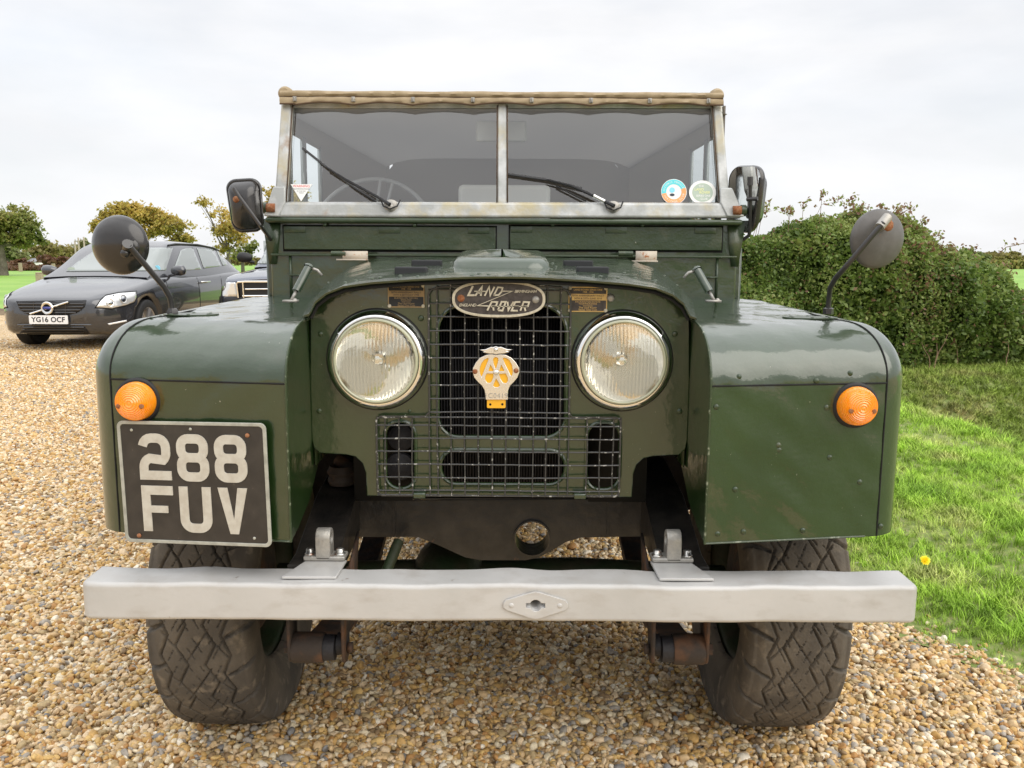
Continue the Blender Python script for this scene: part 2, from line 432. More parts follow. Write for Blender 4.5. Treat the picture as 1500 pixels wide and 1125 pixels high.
def bead_mesh():
    b = MB(); b.tube([wx(XI, i)+Vector((0, -.0006, 0)) for i in range(0, 46)], .0026, 6)
    b.tube([wx(x, 0)+Vector((0, -.0004, .001)) for x in (XI, .5, .6, .7, .735)], .002, 6)
    return b.me('edge')
both(bead_mesh, 'edge_trim', 'green_chipped', (WR, WL))
random.seed(3)
def px_on_wing(u, v, side):          # wing front spot seen at a photo point (depth found by iteration)
    Y = 1.62
    for _ in range(5):
        x, z = S(u, v, Y); ax = abs(x)
        zz = max(ZB, min(z, ZT-.002))
        if zz <= ZSEAM: y = 1.60
        else:
            k = (zz-ZSEAM)/(ZT-ZSEAM); y = 1.60+.165*(1-math.sqrt(max(0, 1-k*k)))
        Y = y+sweep(ax)
    return x, Y, z
b = MB()
for (u, v) in ((1082, 552), (1245, 547), (1049, 596), (1077, 717), (1141, 659), (1211, 597), (1215, 670), (1259, 706), (1051, 782), (1089, 779), (1176, 777), (1140, 652), (1196, 558), (1290, 771)):
    x, Y, z = px_on_wing(u, v, 1); b.dome((x, Y, z), (0, -1, 0.0), .0058, .0034, 12)
b.build('rivet', 'green_old', WR)
for (u, v) in ((0, 0),): pass
b = MB()
for k in range(4): b.dome((-.735+.0, 1.80+.05*k, 1.0935), (0, 0, 1), .004, .002)
b.build('rivet', 'green_old', WL)
# mirror stays plate on each wing top
def stay_plate():
    b = MB(); pts = [(.688+.060*cos(2*pi*i/20), 1.90+.045*sin(2*pi*i/20), 1.0930) for i in range(20)]; b.prism(pts, (0, 0, .0025))
    for i in range(6): b.dome((.688+.046*cos(2*pi*i/6+.4), 1.90+.032*sin(2*pi*i/6+.4), 1.0955), (0, 0, 1), .004, .002)
    return b.me('plate')
both(stay_plate, 'mounting_plate', 'green_old', (WR, WL))
# dark inner arches behind the grille panel edges
def arch():
    b = MB(); b.box(.405, .79, 2.57, 2.59, .45, 1.08); b.box(.404, .412, 1.9, 2.6, .80, 1.08); return b.me('a')
both(arch, 'inner_arch', 'block_black')

# ---------------- grille panel
YG = 1.80
def SG(u, v, Y=YG): return S(u, v, Y)
top = [(731, 408), (765, 409), (800, 411), (860, 414), (920, 419), (960, 426), (983, 435), (1000, 449), (1008, 470)]
rt = [(1008, 560), (1005, 645), (1002, 658), (993, 666), (955, 668), (941, 671), (931, 680), (926, 694), (924, 728)]
half = [SG(u, v) for u, v in top+rt]
c0 = half[0][0]
half = [(x-c0, z) for x, z in half]
out = half+[(-x, z) for x, z in half[::-1]]
dd = []
for p in out:
    if not dd or (Vector(p)-Vector(dd[-1])).length > 1e-4: dd.append(p)
out = dd
PPM = F/1.835                        # px per metre on the panel
def gx(du): return du/PPM
def gz(v): return S(731, v, YG)[1]
mo = [(x, z) for x, z in rrect(gx(-90), gx(96), gz(640), gz(446), [gx(40), gx(40), gx(30), gx(30)], 8)]
lo = rrect(gx(-87), gx(97), gz(709), gz(658), gx(24), 8)
sr = rrect(gx(127), gx(177), gz(716), gz(617), gx(22), 8); sl = rrect(gx(-168), gx(-123), gz(716), gz(617), gx(21), 8)
HX = .2585; HZ = S(731, 528, 1.79)[1]
hl_r = circle(HX, HZ, .088, 40); hl_l = circle(-HX, HZ, .088, 40)
GP = link(shape([out, mo, lo, sr, sl, hl_r, hl_l], .006, XZ(YG), .0022), 'grille_panel', 'green_paint', CAR, smooth=35)
b = MB()                             # pressed lip round the openings
for lp in (mo, lo, sr, sl): b.tube([(x, YG-.002, z) for x, z in lp], .0045, 8, closed=True)
b.build('pressed_rim', 'green_paint', GP)
b = MB()
for (u, v, r) in ((617, 466, .0065), (988, 489, .0065), (995, 602, .0065), (470, 489, .006), (468, 602, .006), (894, 436, .008), (600, 602, .004)):
    x, z = SG(u, v); b.dome((x, YG-.003, z), (0, -1, 0), r, r*.55, 12)
b.build('bolt', 'green_old', GP)
x, z = SG(894, 436); MB().dome((x, YG-.0075, z), (0, -1, 0), .0085, .006, 16).build('push_button', 'cast_metal', GP)
# panel return sides
b = MB()
for s in (1, -1): b.box(min(s*.400, s*.398), max(s*.400, s*.398), YG+.003, 1.95, .775, 1.10)
b.build('panel_flange', 'green_paint', GP)

# ---------------- radiator, engine bay dark interior
b = MB(); b.box(-.20, .20, 1.90, 1.95, .70, 1.12)
RAD = b.build('radiator', 'radiator_black', CAR)
b = MB()
for i in range(60): x = -.19+.38*i/59; b.box(x-.0012, x+.0012, 1.888, 1.9, .70, 1.10)
b.build('cooling_fin', 'block_black', RAD)
b = MB(); b.box(-.30, .30, 1.98, 2.58, .70, 1.14); b.build('engine', 'gap_black', CAR, bevel=.02)
b = MB()
for (u, v, r) in ((588, 640, .030), (586, 682, .032)):
    x, z = S(u, v, 1.86); b.lathe([(r, .0), (r*1.02, -.004), (r*.95, -.010), (r*.35, -.016), (0, -.018)], (x, 1.86, z), (0, 1, 0), 24); b.lathe([(r*.5, 0), (r*.5, .06)], (x, 1.86, z), (0, 1, 0), 16)
b.build('horn', 'block_black', CAR)
x, z = S(508, 695, 2.0)
b = MB()
b.tube([(x-.02, 2.02, z+.03), (x, 2.0, z+.02), (x+.03, 2.0, z-.01)], .018, 12); b.lathe([(.03, 0), (.034, .01), (.03, .02), (.035, .03), (.028, .045)], (x-.01, 1.99, z-.02), (0, 0, 1), 20)
b.build('steering_relay', 'rusty_metal', CAR)

# ---------------- wire mesh grille
YM = 1.781; MPP = 1.812/F
def mx_(u): return (u-731.5)*MPP
def mz_(v): return S(731, v, YM)[1]
b = MB(); random.seed(5)
U = [629, 640.5, 660.5, 680.5, 700.5, 720.5, 740.5, 760.5, 780.5, 800, 819.5, 833]
UL = [551, 563, 583.5, 603]; UR = [860, 879, 898.5, 909]
V1 = [425, 444.5, 464.5, 484.5, 505, 525, 545, 564.5, 584, 604]; V2 = [612, 624, 643, 662, 681, 700, 719, 726]
def wire(p, q, vertical):
    n = 18; pts = []; a = random.uniform(-1, 1)*.0007
    for i in range(n+1):
        t = i/n; x = p[0]+(q[0]-p[0])*t; z = p[1]+(q[1]-p[1])*t; j = .0008*sin(t*6+a*3000)+random.uniform(-.0003, .0003)
        w = .0011*(1 if vertical else -1)*(1 if i % 2 else -1)
        pts.append((x+(j if vertical else 0), YM+w, z+(0 if vertical else j)))
    b.tube(pts, .00175, 6)
def topv(u): return 417+max(0, (abs(u-731)-75))*.10
for u in U:
    wire((mx_(u), mz_(topv(u) if 630 < u < 832 else 428)), (mx_(u), mz_(726 if 630 < u < 832 else 726)), True)
for u in UL+UR: wire((mx_(u), mz_(611)), (mx_(u), mz_(726)), True)
for v in V1: wire((mx_(629), mz_(v)), (mx_(833), mz_(v)), False)
for v in V2: wire((mx_(551), mz_(v)), (mx_(909), mz_(v)), False)
b.tube([(mx_(u), YM, mz_(v)) for u, v in ((629, 604), (629, 432), (633, 425), (645, 421), (690, 417), (731, 416), (790, 418), (818, 421), (829, 426), (833, 435), (833, 604), (838, 611), (903, 611), (909, 616), (909, 720), (904, 726.5), (557, 726.5), (551, 720), (551, 616), (556, 611), (622, 611), (629, 604))], .0023, 6)
MESHG = b.build('wire_mesh_grille', 'wire', CAR)
b = MB()
for u in (613, 851): b.box(mx_(u-9), mx_(u+9), YM-.006, YG, mz_(730), mz_(722))
b.build('clip', 'green_paint', MESHG, bevel=.002)

# ---------------- headlights
def headlight(s):
    c = (s*HX, YG, HZ)
    h = MB().lathe([(.1085, -.002), (.109, -.005), (.107, -.008), (.103, -.010)], c, (0, 1, 0), 64).build('headlight', 'rubber', CAR)
    MB().lathe([(.1060, -.004), (.1062, -.009), (.1050, -.0145), (.1028, -.0200), (.1000, -.0250), (.0968, -.0290), (.0935, -.0310), (.0908, -.0310), (.0893, -.026)], c, (0, 1, 0), 72).build('chrome_rim', 'chrome', h)
    MB().lathe([(.0890, -.024), (.0890, -.0345), (.0875, -.0385), (.0850, -.0395), (.0826, -.0375), (.0822, -.032)], c, (0, 1, 0), 72).build('inner_ring', 'lamp_trim', h)
    pr = [(.0, -.054), (.02, -.0535), (.04, -.051), (.06, -.046), (.073, -.041), (.0825, -.0355)]
    pr2 = [(.0825, -.032), (.073, -.0375), (.06, -.0425), (.04, -.0475), (.02, -.050), (0, -.0505)]
    MB().lathe(pr+pr2, c, (0, 1, 0), 64).build('lens', 'headlamp_glass', h)
    MB().lathe([(.0828, -.030), (.079, -.020), (.067, .000), (.051, .020), (.035, .034), (.017, .044), (0, .047)], c, (0, 1, 0), 64).build('reflector_bowl', 'reflector', h)
    b = MB(); b.lathe([(.0, -.012), (.008, -.010), (.012, -.002), (.012, .012), (.007, .02), (.007, .044)], c, (0, 1, 0), 24)
    b.build('bulb', 'dull_chrome', h)
    return h
headlight(1); headlight(-1)

# ---------------- indicators
def indicator(u, v):
    x, Y, z = px_on_wing(u, v, 1)
    o = MB().lathe([(.0445, -.0), (.045, -.006), (.0415, -.010), (.030, -.011)], (x, Y, z), (0, 1, 0), 40).build('indicator', 'rubber', CAR)
    pr = [(.038, -.009), (.038, -.016)]
    n = 26
    for i in range(n+1):
        t = i/n; r = .037*cos(t*pi/2)**.8 if t < 1 else 0; h = -.017-.030*sin(t*pi/2)+(.0009 if i % 2 else -.0006)
        pr.append((r, h))
    l = MB().lathe(pr, (x, Y, z), (0, 1, 0), 48).build('amber_lens', 'amber', o)
    b = MB()
    for dx in (.022, -.022): b.lathe([(.0045, 0), (.0045, -.003), (.002, -.004), (0, -.003)], (x+dx, Y-.041, z-.005), (0, 1, 0), 12)
    b.build('screw', 'rust', o)
indicator(1251, 593); indicator(204, 586)

# ---------------- number plate (hangs on the left wing front)
x0, z0 = S(187, 700, 1.635); 
pa = S(182, 704, 1.642); pb = S(396, 709, 1.598)
cx, cz = (pa[0]+pb[0])/2, (pa[1]+pb[1])/2
ex = Vector((pb[0]-pa[0], 1.590-1.632, pb[1]-pa[1]-.002)).normalized(); W = (Vector((pb[0], 1.590, 0))-Vector((pa[0], 1.632, 0))).length
ez = Vector((0, 0, 1)); ez = (ez-ex*ez.dot(ex)).normalized(); ey = ex.cross(ez)
ez = ez
PM = Matrix(((ex.x, ez.x, -ey.x*-1 if False else ex.cross(ez).x, cx), (ex.y, ez.y, ex.cross(ez).y, 1.611), (ex.z, ez.z, ex.cross(ez).z, cz), (0, 0, 0, 1)))
HP = .244; W2 = W/2; H2 = HP/2
def pl(du, dv, off=0): return PM
NP = link(shape([rrect(-W2+.004, W2-.004, -H2+.004, H2-.004, .010)], .004, PM), 'number_plate', 'plate_black', CAR)
def PMo(d): return PM @ Matrix.Translation((0, 0, d))
link(shape([rrect(-W2, W2, -H2, H2, .012), rrect(-W2+.0065, W2-.0065, -H2+.0065, H2-.0065, .008)], .005, PMo(.0015), .001), 'raised_border', 'plate_rim', NP)
def arc(cx, cy, r, a0, a1, n=10, ry=None): return [(cx+r*cos(R(a0+(a1-a0)*i/n)), cy+(ry or r)*sin(R(a0+(a1-a0)*i/n))) for i in range(n+1)]
cw, ch, st = .0655, .092, .0180; w_, h_ = cw-st, ch-st
def o_path(x, y, w, h, r):
    return arc(x+w/2-r, y+h/2-r, r, 0, 90, 6)+arc(x-w/2+r, y+h/2-r, r, 90, 180, 6)+arc(x-w/2+r, y-h/2+r, r, 180, 270, 6)+arc(x+w/2-r, y-h/2+r, r, 270, 360, 6)
def two(x, y):
    w, h = w_, h_; r = .0185
    p = [(x-w/2, y+h/2-.016)]+arc(x-w/2+r, y+h/2-r, r, 165, 90, 4)+arc(x+w/2-r, y+h/2-r, r, 90, 0, 5)+arc(x+w/2-r, y+.004+.004, r, 0, -50, 4)+arc(x-w/2+.020, y-.022, .020, 110, 180, 5)+[(x-w/2, y-h/2)]
    return ribbon(p, st)
mes = []
LX = (-.0775, .001, .0785); zt = .0520; zbm = -.0520
mes += [shape(two(LX[0], zt), .002, PMo(.003)), shape([[(LX[0]-cw/2, zt-ch/2), (LX[0]+cw/2, zt-ch/2), (LX[0]+cw/2, zt-ch/2+st), (LX[0]-cw/2, zt-ch/2+st)]], .0024, PMo(.003))]
for k in (1, 2):
    mes += [shape(ribbon(o_path(LX[k], zt-.0192, w_, h_/2+.001, .0150), st, True), .002, PMo(.003)), shape(ribbon(o_path(LX[k], zt+.0185, w_-.001, h_/2, .0150), st, True), .0024, PMo(.003))]
x = LX[0]
mes += [shape([[(x-cw/2, zbm-ch/2), (x-cw/2+st, zbm-ch/2), (x-cw/2+st, zbm-.008), (x+cw/2-.012, zbm-.008), (x+cw/2-.012, zbm+.006), (x-cw/2+st, zbm+.006), (x-cw/2+st, zbm+ch/2-st), (x+cw/2, zbm+ch/2-st), (x+cw/2, zbm+ch/2), (x-cw/2, zbm+ch/2)]], .002, PMo(.003))]
x = LX[1]
mes += [shape(ribbon([(x-w_/2, zbm+ch/2)]+arc(x-w_/2+.017, zbm-h_/2+.017, .017, 180, 270, 7)+arc(x+w_/2-.017, zbm-h_/2+.017, .017, 270, 360, 7)+[(x+w_/2, zbm+ch/2)], st), .002, PMo(.003))]
x = LX[2]; q = .0195
mes += [shape([[(x-.030, zbm+ch/2), (x-.030+q, zbm+ch/2), (x+.0005, zbm-ch/2+.028), (x+.030-q, zbm+ch/2), (x+.030, zbm+ch/2), (x+.0085, zbm-ch/2), (x-.0085, zbm-ch/2)]], .002, PMo(.003))]
link(join(mes, 'l'), 'plate_characters', 'cream_letters', NP)
b = MB()
for (dx, dz) in ((.115, .098), (-.122, -.108)): p = PMo(.0035) @ Vector((dx, dz, 0)); b.dome(p, (0, -1, 0), .0045, .003, 10)
b.build('screw', 'rust', NP)
b = MB()
for (dx, dz) in ((0, .108), (.118, -.105), (-.122, .104)): p = PMo(.003) @ Vector((dx, dz, 0)); b.dome(p, (0, -1, 0), .003, .002, 10)
b.build('screw', 'plate_rim', NP)

# ---------------- oval name badge
YB = 1.768; bx, bz = S(730.5, 438, YB); K = 1.795/F
def bp(u, v): return ((u-730.5)*K+bx, -(v-438)*K+bz)
def superell(a, c, e=2.5, n=56): return [(bx+a*math.copysign(abs(cos(2*pi*i/n))**(2/e), cos(2*pi*i/n)), bz+c*math.copysign(abs(sin(2*pi*i/n))**(2/e), sin(2*pi*i/n))) for i in range(n)]
BD = link(shape([superell(65*K, 25*K)], .004, XZ(YB)), 'name_badge', 'badge_black', CAR)
link(shape([superell(67*K, 26.3*K), superell(63*K, 22.6*K)], .006, XZ(YB-.001), .0008), 'badge_border', 'badge_cream', BD)
def zz(x, y): return (660+x/10.714, 405+y/10.714)       # measured on an enlarged view of the badge
def st_(pts, w, t=.003): return shape(ribbon([bp(*zz(*p)) for p in pts], w*K/10.714), t, XZ(YB-.003))
L_ = []
def stroke(pts, w=30): L_.append(st_(pts, w))
stroke([(360, 155), (290, 296), (385, 296)]); stroke([(395, 305), (500, 165), (480, 305)]); stroke([(430, 262), (490, 262)], 20)
stroke([(540, 305), (610, 165), (625, 300), (690, 165)], 26); stroke([(680, 296), (745, 172), (815, 180), (800, 240), (755, 290), (675, 296)], 24)
stroke([(380, 236), (560, 236)], 14); stroke([(800, 232), (965, 232), (430, 455), (600, 460)], 18)
stroke([(580, 530), (650, 395), (735, 400), (715, 460), (640, 468)], 26); stroke([(670, 465), (680, 530)], 26)
stroke([(745, 520), (800, 395), (865, 395), (815, 530), (745, 525)], 26); stroke([(893, 393), (905, 522), (985, 393)], 27)
stroke([(1090, 395), (1010, 398), (955, 528), (1050, 530)], 26); stroke([(990, 462), (1070, 462)], 22)
stroke([(1090, 530), (1140, 395), (1225, 400), (1205, 460), (1130, 468)], 26); stroke([(1150, 465), (1170, 535)], 26); stroke([(650, 465), (1200, 465)], 12)
L_.append(text('BIRMINGHAM', 4.6*K*10.714/10.714*1.25, XZ(YB-.003) @ Matrix.Translation((*bp(*zz(1165, 236)), 0)), .001, bold=.0001, shear=.3, spacing=.86))
L_.append(text('ENGLAND', 4.6*K*1.25, XZ(YB-.003) @ Matrix.Translation((*bp(*zz(275, 450)), 0)), .001, bold=.0001, shear=.3, spacing=.86))
link(join(L_, 'l'), 'badge_lettering', 'badge_cream', BD)
x, z = bp(*zz(175, 345)); MB().dome((x, YB-.002, z), (0, -1, 0), .0078, .004, 14).build('screw', 'rust', BD)
x, z = bp(*zz(1325, 360)); MB().dome((x, YB-.002, z), (0, -1, 0), .0078, .004, 14).build('screw', 'cast_metal', BD)

# ---------------- rally plaques
def plaque(u0, v0, u1, v1, lines, mt, name='rally_plaque', mid=None):
    Yp = YG-.006; xa, za = S(u0, v0, Yp); xb, zb = S(u1, v1, Yp); w = xb-xa; h = za-zb; cx = (xa+xb)/2; cz = (za+zb)/2
    P0 = link(shape([rrect(xa, xb, zb, za, .002)], .002, XZ(Yp)), name, mt, CAR)
    q = .0022
    link(shape([rrect(xa+q, xb-q, za-h*.28, za-q, .001), rrect(xa+q, xb-q, zb+q, za-h*.54, .001)], .0022, XZ(Yp-.0004)), 'dark_field', 'slate' if mt == 'aged_brass' else 'badge_black', P0)
    A, B = [], []
    for (s, k, size, dark) in lines:
        t = text(s, h*size, XZ(Yp-.0016) @ Matrix.Translation((cx, za-h*k, 0)), .0002, bold=.00006, spacing=1.05)
        (B if dark else A).append(t)
    link(join(A, 'a'), 'plaque_lettering', mt, P0); link(join(B, 'b'), 'plaque_lettering', 'badge_black', P0)
    b = MB()
    for sx in (xa+.003, xb-.003):
        for sz in (za-.003, zb+.003): b.dome((sx, Yp-.001, sz), (0, -1, 0), .0042, .002, 10)
    b.build('screw', 'badge_cream', P0)
LN = lambda a, bb, c, d: [('LAND ROVER SERIES ONE', .12, .095, 0), ('1948 - 1958', .21, .085, 0), (a, .355, .10, 1), (bb, .465, .10, 1), (c, .60, .095, 0), (d, .68, .095, 0), ('Organised by', .755, .07, 0), ('The Land Rover', .83, .105, 0), ('Series One Club', .915, .105, 0)]
plaque(833, 420, 889, 457, LN('70TH ANNIVERSARY RALLY', '24TH & 25TH JUNE 2018', 'PACKINGTON ESTATE', 'WARWICKSHIRE'), 'brass')
plaque(568, 416, 622, 450.5, LN('50TH ANNIVERSARY RALLY', '25TH & 26TH JULY 1998', 'BURTON ON THE HILL', 'ENGLAND'), 'aged_brass')

# ---------------- motoring club badge on the mesh
YA = 1.768; K2 = 1.795/F
def ap(x, y): u = 680+x/9.375; v = 490+y/9.375; return S(u, v, YA)
outl = [(435, 278), (500, 270), (570, 280), (650, 320), (710, 385), (755, 460), (758, 520), (730, 590), (680, 650), (630, 700), (605, 760), (600, 820), (600, 893), (297, 893), (290, 820), (280, 760), (245, 700), (190, 650), (140, 590), (118, 520), (120, 460), (160, 385), (215, 320), (300, 280), (370, 268)]
holes = [[(330, 318), (335, 340), (300, 430), (265, 520), (240, 580), (218, 540), (215, 470), (235, 400), (275, 345)],
         [(530, 318), (570, 320), (620, 350), (655, 420), (668, 500), (660, 565), (635, 560), (600, 480), (560, 400)],
         [(433, 308), (465, 322), (470, 350), (455, 410), (440, 465), (428, 465), (405, 400), (398, 345), (405, 320)],
         [(362, 415), (400, 480), (400, 502), (330, 502)], [(510, 415), (550, 490), (545, 502), (478, 502)],
         [(310, 535), (400, 535), (402, 580), (380, 640), (355, 665), (315, 660), (288, 620), (292, 570)],
         [(478, 540), (570, 535), (598, 590), (600, 640), (575, 668), (530, 660), (500, 610)],
         [(440, 605), (485, 680), (488, 705), (465, 722), (420, 722), (400, 705), (405, 680)]]
AB = link(shape([[ap(*p) for p in outl]], .003, XZ(YA+.002)), 'club_badge', 'yellow_enamel', CAR)
link(shape([[ap(*p) for p in outl]]+[[ap(*p) for p in h] for h in holes], .003, XZ(YA-.0005), .0008), 'chrome_face', 'dull_chrome', AB)
link(shape([rrect(*[ap(313, 0)[0], ap(572, 0)[0], ap(0, 1010)[1], ap(0, 880)[1]], .003)], .003, XZ(YA+.003)), 'yellow_tab', 'yellow_enamel', AB)
wing = [(436, 270), (410, 262), (330, 258), (245, 238), (275, 228), (200, 205), (290, 198), (370, 165), (400, 168), (436, 155), (472, 168), (502, 163), (590, 195), (672, 200), (600, 225), (625, 235), (545, 258), (470, 262)]
link(shape([[ap(*p) for p in wing]], .006, XZ(YA-.003), .0015), 'badge_wings', 'dull_chrome', AB)
b = MB(); b.dome((*[ap(436, 0)[0]], YA-.005, ap(0, 200)[1]), (0, -1, 0), .005, .005, 12); b.dome((ap(440, 0)[0], YA-.001, ap(0, 520)[1]), (0, -1, 0), .006, .003, 12); b.build('badge_boss', 'dull_chrome', AB)
b = MB()
for (x, y) in ((150, 507), (712, 495)): p = ap(x, y); b.dome((p[0], YA-.002, p[1]), (0, -1, 0), .0055, .004, 12)
b.build('screw', 'rust', AB)
b = MB()
for (x, y) in ((358, 962), (524, 960)): p = ap(x, y); b.lathe([(.0026, 0), (0, -.0003)], (p[0], YA+.0012, p[1]), (0, 1, 0), 12)
b.build('tab_hole', 'gap_black', AB)
link(text('1C0419', 10*K2, XZ(YA-.0025) @ Matrix.Translation((ap(440, 0)[0], ap(0, 838)[1], 0)), .0003, spacing=1.1), 'stamped_number', 'cast_metal', AB)

# ---------------- bonnet
YF = 1.735
lip = [(731, 404.5), (765, 405), (800, 406.5), (860, 410), (920, 415), (960, 421), (985, 431), (1001, 444), (1010, 462)]
lx = [S(u, v, YF) for u, v in lip]; lx = [(x-lx[0][0], z) for x, z in lx]
rear = []; ZR = S(731, 377, 2.56)[1]
for i, (x, z) in enumerate(lx):
    t = x/lx[-1][0]; rear.append((t*.545, ZR-.105*max(0, (t-.62)/.38)**2.2))
def bon(t, s):                       # t 0..8 across, s 0..1 along
    i = min(int(t), 7); f = t-i
    a = Vector(lx[i]).lerp(Vector(lx[i+1]), f); c = Vector(rear[i]).lerp(Vector(rear[i+1]), f)
    p = a.lerp(c, s); crown = .008*sin(pi*s)
    return Vector((p.x, YF+(2.56-YF)*s, p.y+crown))
b = MB(); rows = []
ss = [0, .004, .02]+[i/16 for i in range(1, 17)]
tt = [8*i/32 for i in range(33)]
for s in ss:
    r = [bon(t, s) for t in tt]
    if s == 0: r = [p+Vector((0, .003, -.0045)) for p in r]
    if s == .004: r = [p+Vector((0, -.0025, -.001)) for p in r]
    last = r[-1]; r.append(Vector((last.x+.012, last.y, last.z-.004 if s < .5 else last.z-.01))); r.append(Vector((last.x+.014, last.y, 1.10)))
    rows.append([Vector((-p.x, p.y, p.z)) for p in r[::-1]][:-1]+r)
for r in rows[3:]:
    for q in r: q.z += .0010*sin(q.x*31+q.y*9)*sin(q.y*23-q.x*8)+.0006*sin(q.x*67)*sin(q.y*41)
b.grid([[p+Vector((0, 0, 0)) for p in rows[0]]]+rows[1:])
b.grid([[p+Vector((0, .02, -.004)) for p in rows[0]], rows[0]])
BN = b.build('bonnet', 'green_paint', CAR, smooth=60)
b = MB()                             # rubber strip under the lip
b.tube([(p.x, p.y+.012, p.z-.006) for p in rows[0][2:-2]], .004, 6); b.build('rubber_seal', 'gap_black', BN)
def on_bonnet(u, v):                 # photo point -> point on the bonnet surface
    best = None
    for i in range(0, 101):
        s = i/100; Y = YF+(2.56-YF)*s; x, z = S(u, v, Y); w = abs(x)
        lo_, hi_ = 0, 8
        for _ in range(20):
            m_ = (lo_+hi_)/2
            if bon(m_, s).x < w: lo_ = m_
            else: hi_ = m_
        d = abs(bon(lo_, s).z-z)
        if best is None or d < best[0]: best = (d, Vector((x, Y, bon(lo_, s).z)))
    return best[1]
random.seed(11)
b = MB()
for (u, v) in ((545, 408), (555, 407), (612, 405), (588, 404), (640, 400), (655, 399), (663, 393), (650, 402), (690, 403), (715, 402), (770, 402), (800, 402), (845, 404), (871, 404), (880, 405), (905, 407), (930, 408), (915, 400), (540, 398), (806, 395), (815, 391), (830, 398), (505, 414), (520, 411), (958, 411), (940, 398), (990, 418), (660, 385), (811, 386), (480, 410), (975, 404), (700, 401), (750, 402)):
    p = on_bonnet(u+random.uniform(-2, 2), v); b.dome(p, (0, -.1, 1), random.uniform(.003, .0055), .0026, 10)
b.build('rivet', 'green_old', BN)
# raised spare wheel pad
b = MB(); y0, y1 = 1.92, 2.42
def bz_(y, x=0): s = (y-YF)/(2.56-YF); return bon(min(7.9, abs(x)/(lx[-1][0]+(rear[-1][0]-lx[-1][0])*s)*8*.9), s).z
pts0 = [(x*(1+.10*(y-2.0)), y) for (x, y) in rrect(-.113, .113, 1.93, 2.33, .05, 8)]
rows = []
for k, (f, dz) in enumerate(((1.0, -.004), (.97, .010), (.90, .020), (.80, .0235), (.4, .024), (.02, .024))):
    rows.append([(x*f, 2.12+(y-2.12)*f, bz_(y)+dz+.0) for x, y in pts0+pts0[:1]])
b.grid(rows); PAD = b.build('raised_pad', 'green_paint', BN, smooth=80)
def blk(u, v, wpx):
    p = on_bonnet(u, v); w = wpx/F*p.y/2
    return p, w
for (u, v, w) in ((625, 388.5, 43), (602, 399, 46), (847, 389, 42), (868, 398.5, 46)):
    p, w2 = blk(u, v, w); MB().box(p.x-w2, p.x+w2, p.y-.012, p.y+.03, p.z-.006, p.z+.012).build('rubber_block', 'slate', BN, bevel=.003)
for s, (ua, ub, uc) in ((-1, (505, 541, 493)), (1, (929, 960, 911))):
    pa, pb = S(ua, 385, 2.54), S(ub, 368, 2.54)
    b = MB(); b.box(pa[0], pb[0], 2.51, 2.514, 1.215, pb[1]); b.box(pa[0]-.015, pb[0], 2.49, 2.52, 1.213, 1.217)
    hb = b.build('bonnet_bracket', 'cream_bracket', BN)
    x1, z1 = S(uc, 371.5, 2.53); MB().tube([(x1-.012, 2.515, z1), (x1+.030, 2.515, z1)], .008, 12).build('hinge_barrel', 'green_old', hb)
# side fasteners
def fastener(s):
    top_ = S(1021 if s > 0 else 452, 396 if s > 0 else 392, 1.98); bot = S(1046 if s > 0 else 427, 440, 1.94)
    t = Vector((top_[0], 1.98, top_[1])); q = Vector((bot[0], 1.94, bot[1])); d = (q-t)
    b = MB(); b.tube([t, t+d*.72], .0095, 14); b.dome(t-d.normalized()*.001, -d, .012, .008, 14)
    f = b.build('bonnet_fastener', 'green_paint', BN)
    b = MB(); b.tube([t+d*.7, q], .0038, 8); b.tube([t+Vector((-s*.002, 0, 0)), t+Vector((-s*.020, 0, -.006)), t+Vector((-s*.030, 0, -.018))], .0035, 8); b.box(q.x-.018, q.x+.014, q.y-.012, q.y+.012, q.z-.004, q.z+.001); b.dome(q+Vector((.008, 0, 0)), (0, 0, 1), .005, .005)
    b.build('hook', 'cast_metal', f)
fastener(1); fastener(-1)

# ---------------- bulkhead
YBK = 2.60
zl = S(736, 327, YBK)[1]             # underside of the ledge
b = MB(); b.box(-.703, .703, YBK, YBK+.05, 1.06, zl+.004)
BK = b.build('bulkhead', 'green_paint', CAR, bevel=.006)
za_, zb_ = S(736, 320, YBK-.03)[1], S(736, 328, YBK-.03)[1]
b = MB(); b.box(-.708, .708, YBK-.032, YBK+.06, zb_, za_); b.build('bulkhead_ledge', 'green_old', BK, bevel=.006)
def flap(u0, u1, s):
    xa, zt_ = S(u0, 331, YBK); xb, zb2 = S(u1, 367, YBK)
    b = MB(); b.box(xa-.004, xb+.004, YBK-.003, YBK, zb2-.006, zt_+.004); g = b.build('vent_gap_shade', 'gap_black', BK)  # black box painting the gap round the flap and the shadow line below
    b = MB(); b.box(xa, xb, YBK-.009, YBK-.0035, zb2, zt_); f = b.build('vent_flap', 'green_old', BK, bevel=.002)
    b = MB()
    for k in (.055, .5, .92):
        xc = xa+(xb-xa)*k; b.box(xc-.032, xc+.032, YBK-.0115, YBK-.0092, zt_-.020, zt_-.001)
    for k in (.2, .62): xc = xa+(xb-xa)*k; b.dome((xc, YBK-.02, zt_+.004), (0, -1, 0), .006, .004)
    b.build('flap_hinge', 'green_old', f, bevel=.001)
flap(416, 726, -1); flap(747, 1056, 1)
b = MB(); b.box(-.70, .70, YBK-.012, YBK, 1.225, 1.232); b.build('weld_flange', 'green_old', BK, bevel=.002)
b = MB()                             # side lips of the bulkhead beside the bonnet
for s in (1, -1): b.box(min(s*.640, s*.647), max(s*.640, s*.647), YBK-.006, YBK, 1.10, 1.225)
for s in (1, -1): b.box(min(s*.60, s*.645), max(s*.60, s*.645), YBK-.009, YBK, 1.165, 1.170)
b.build('panel_edge', 'green_old', BK)
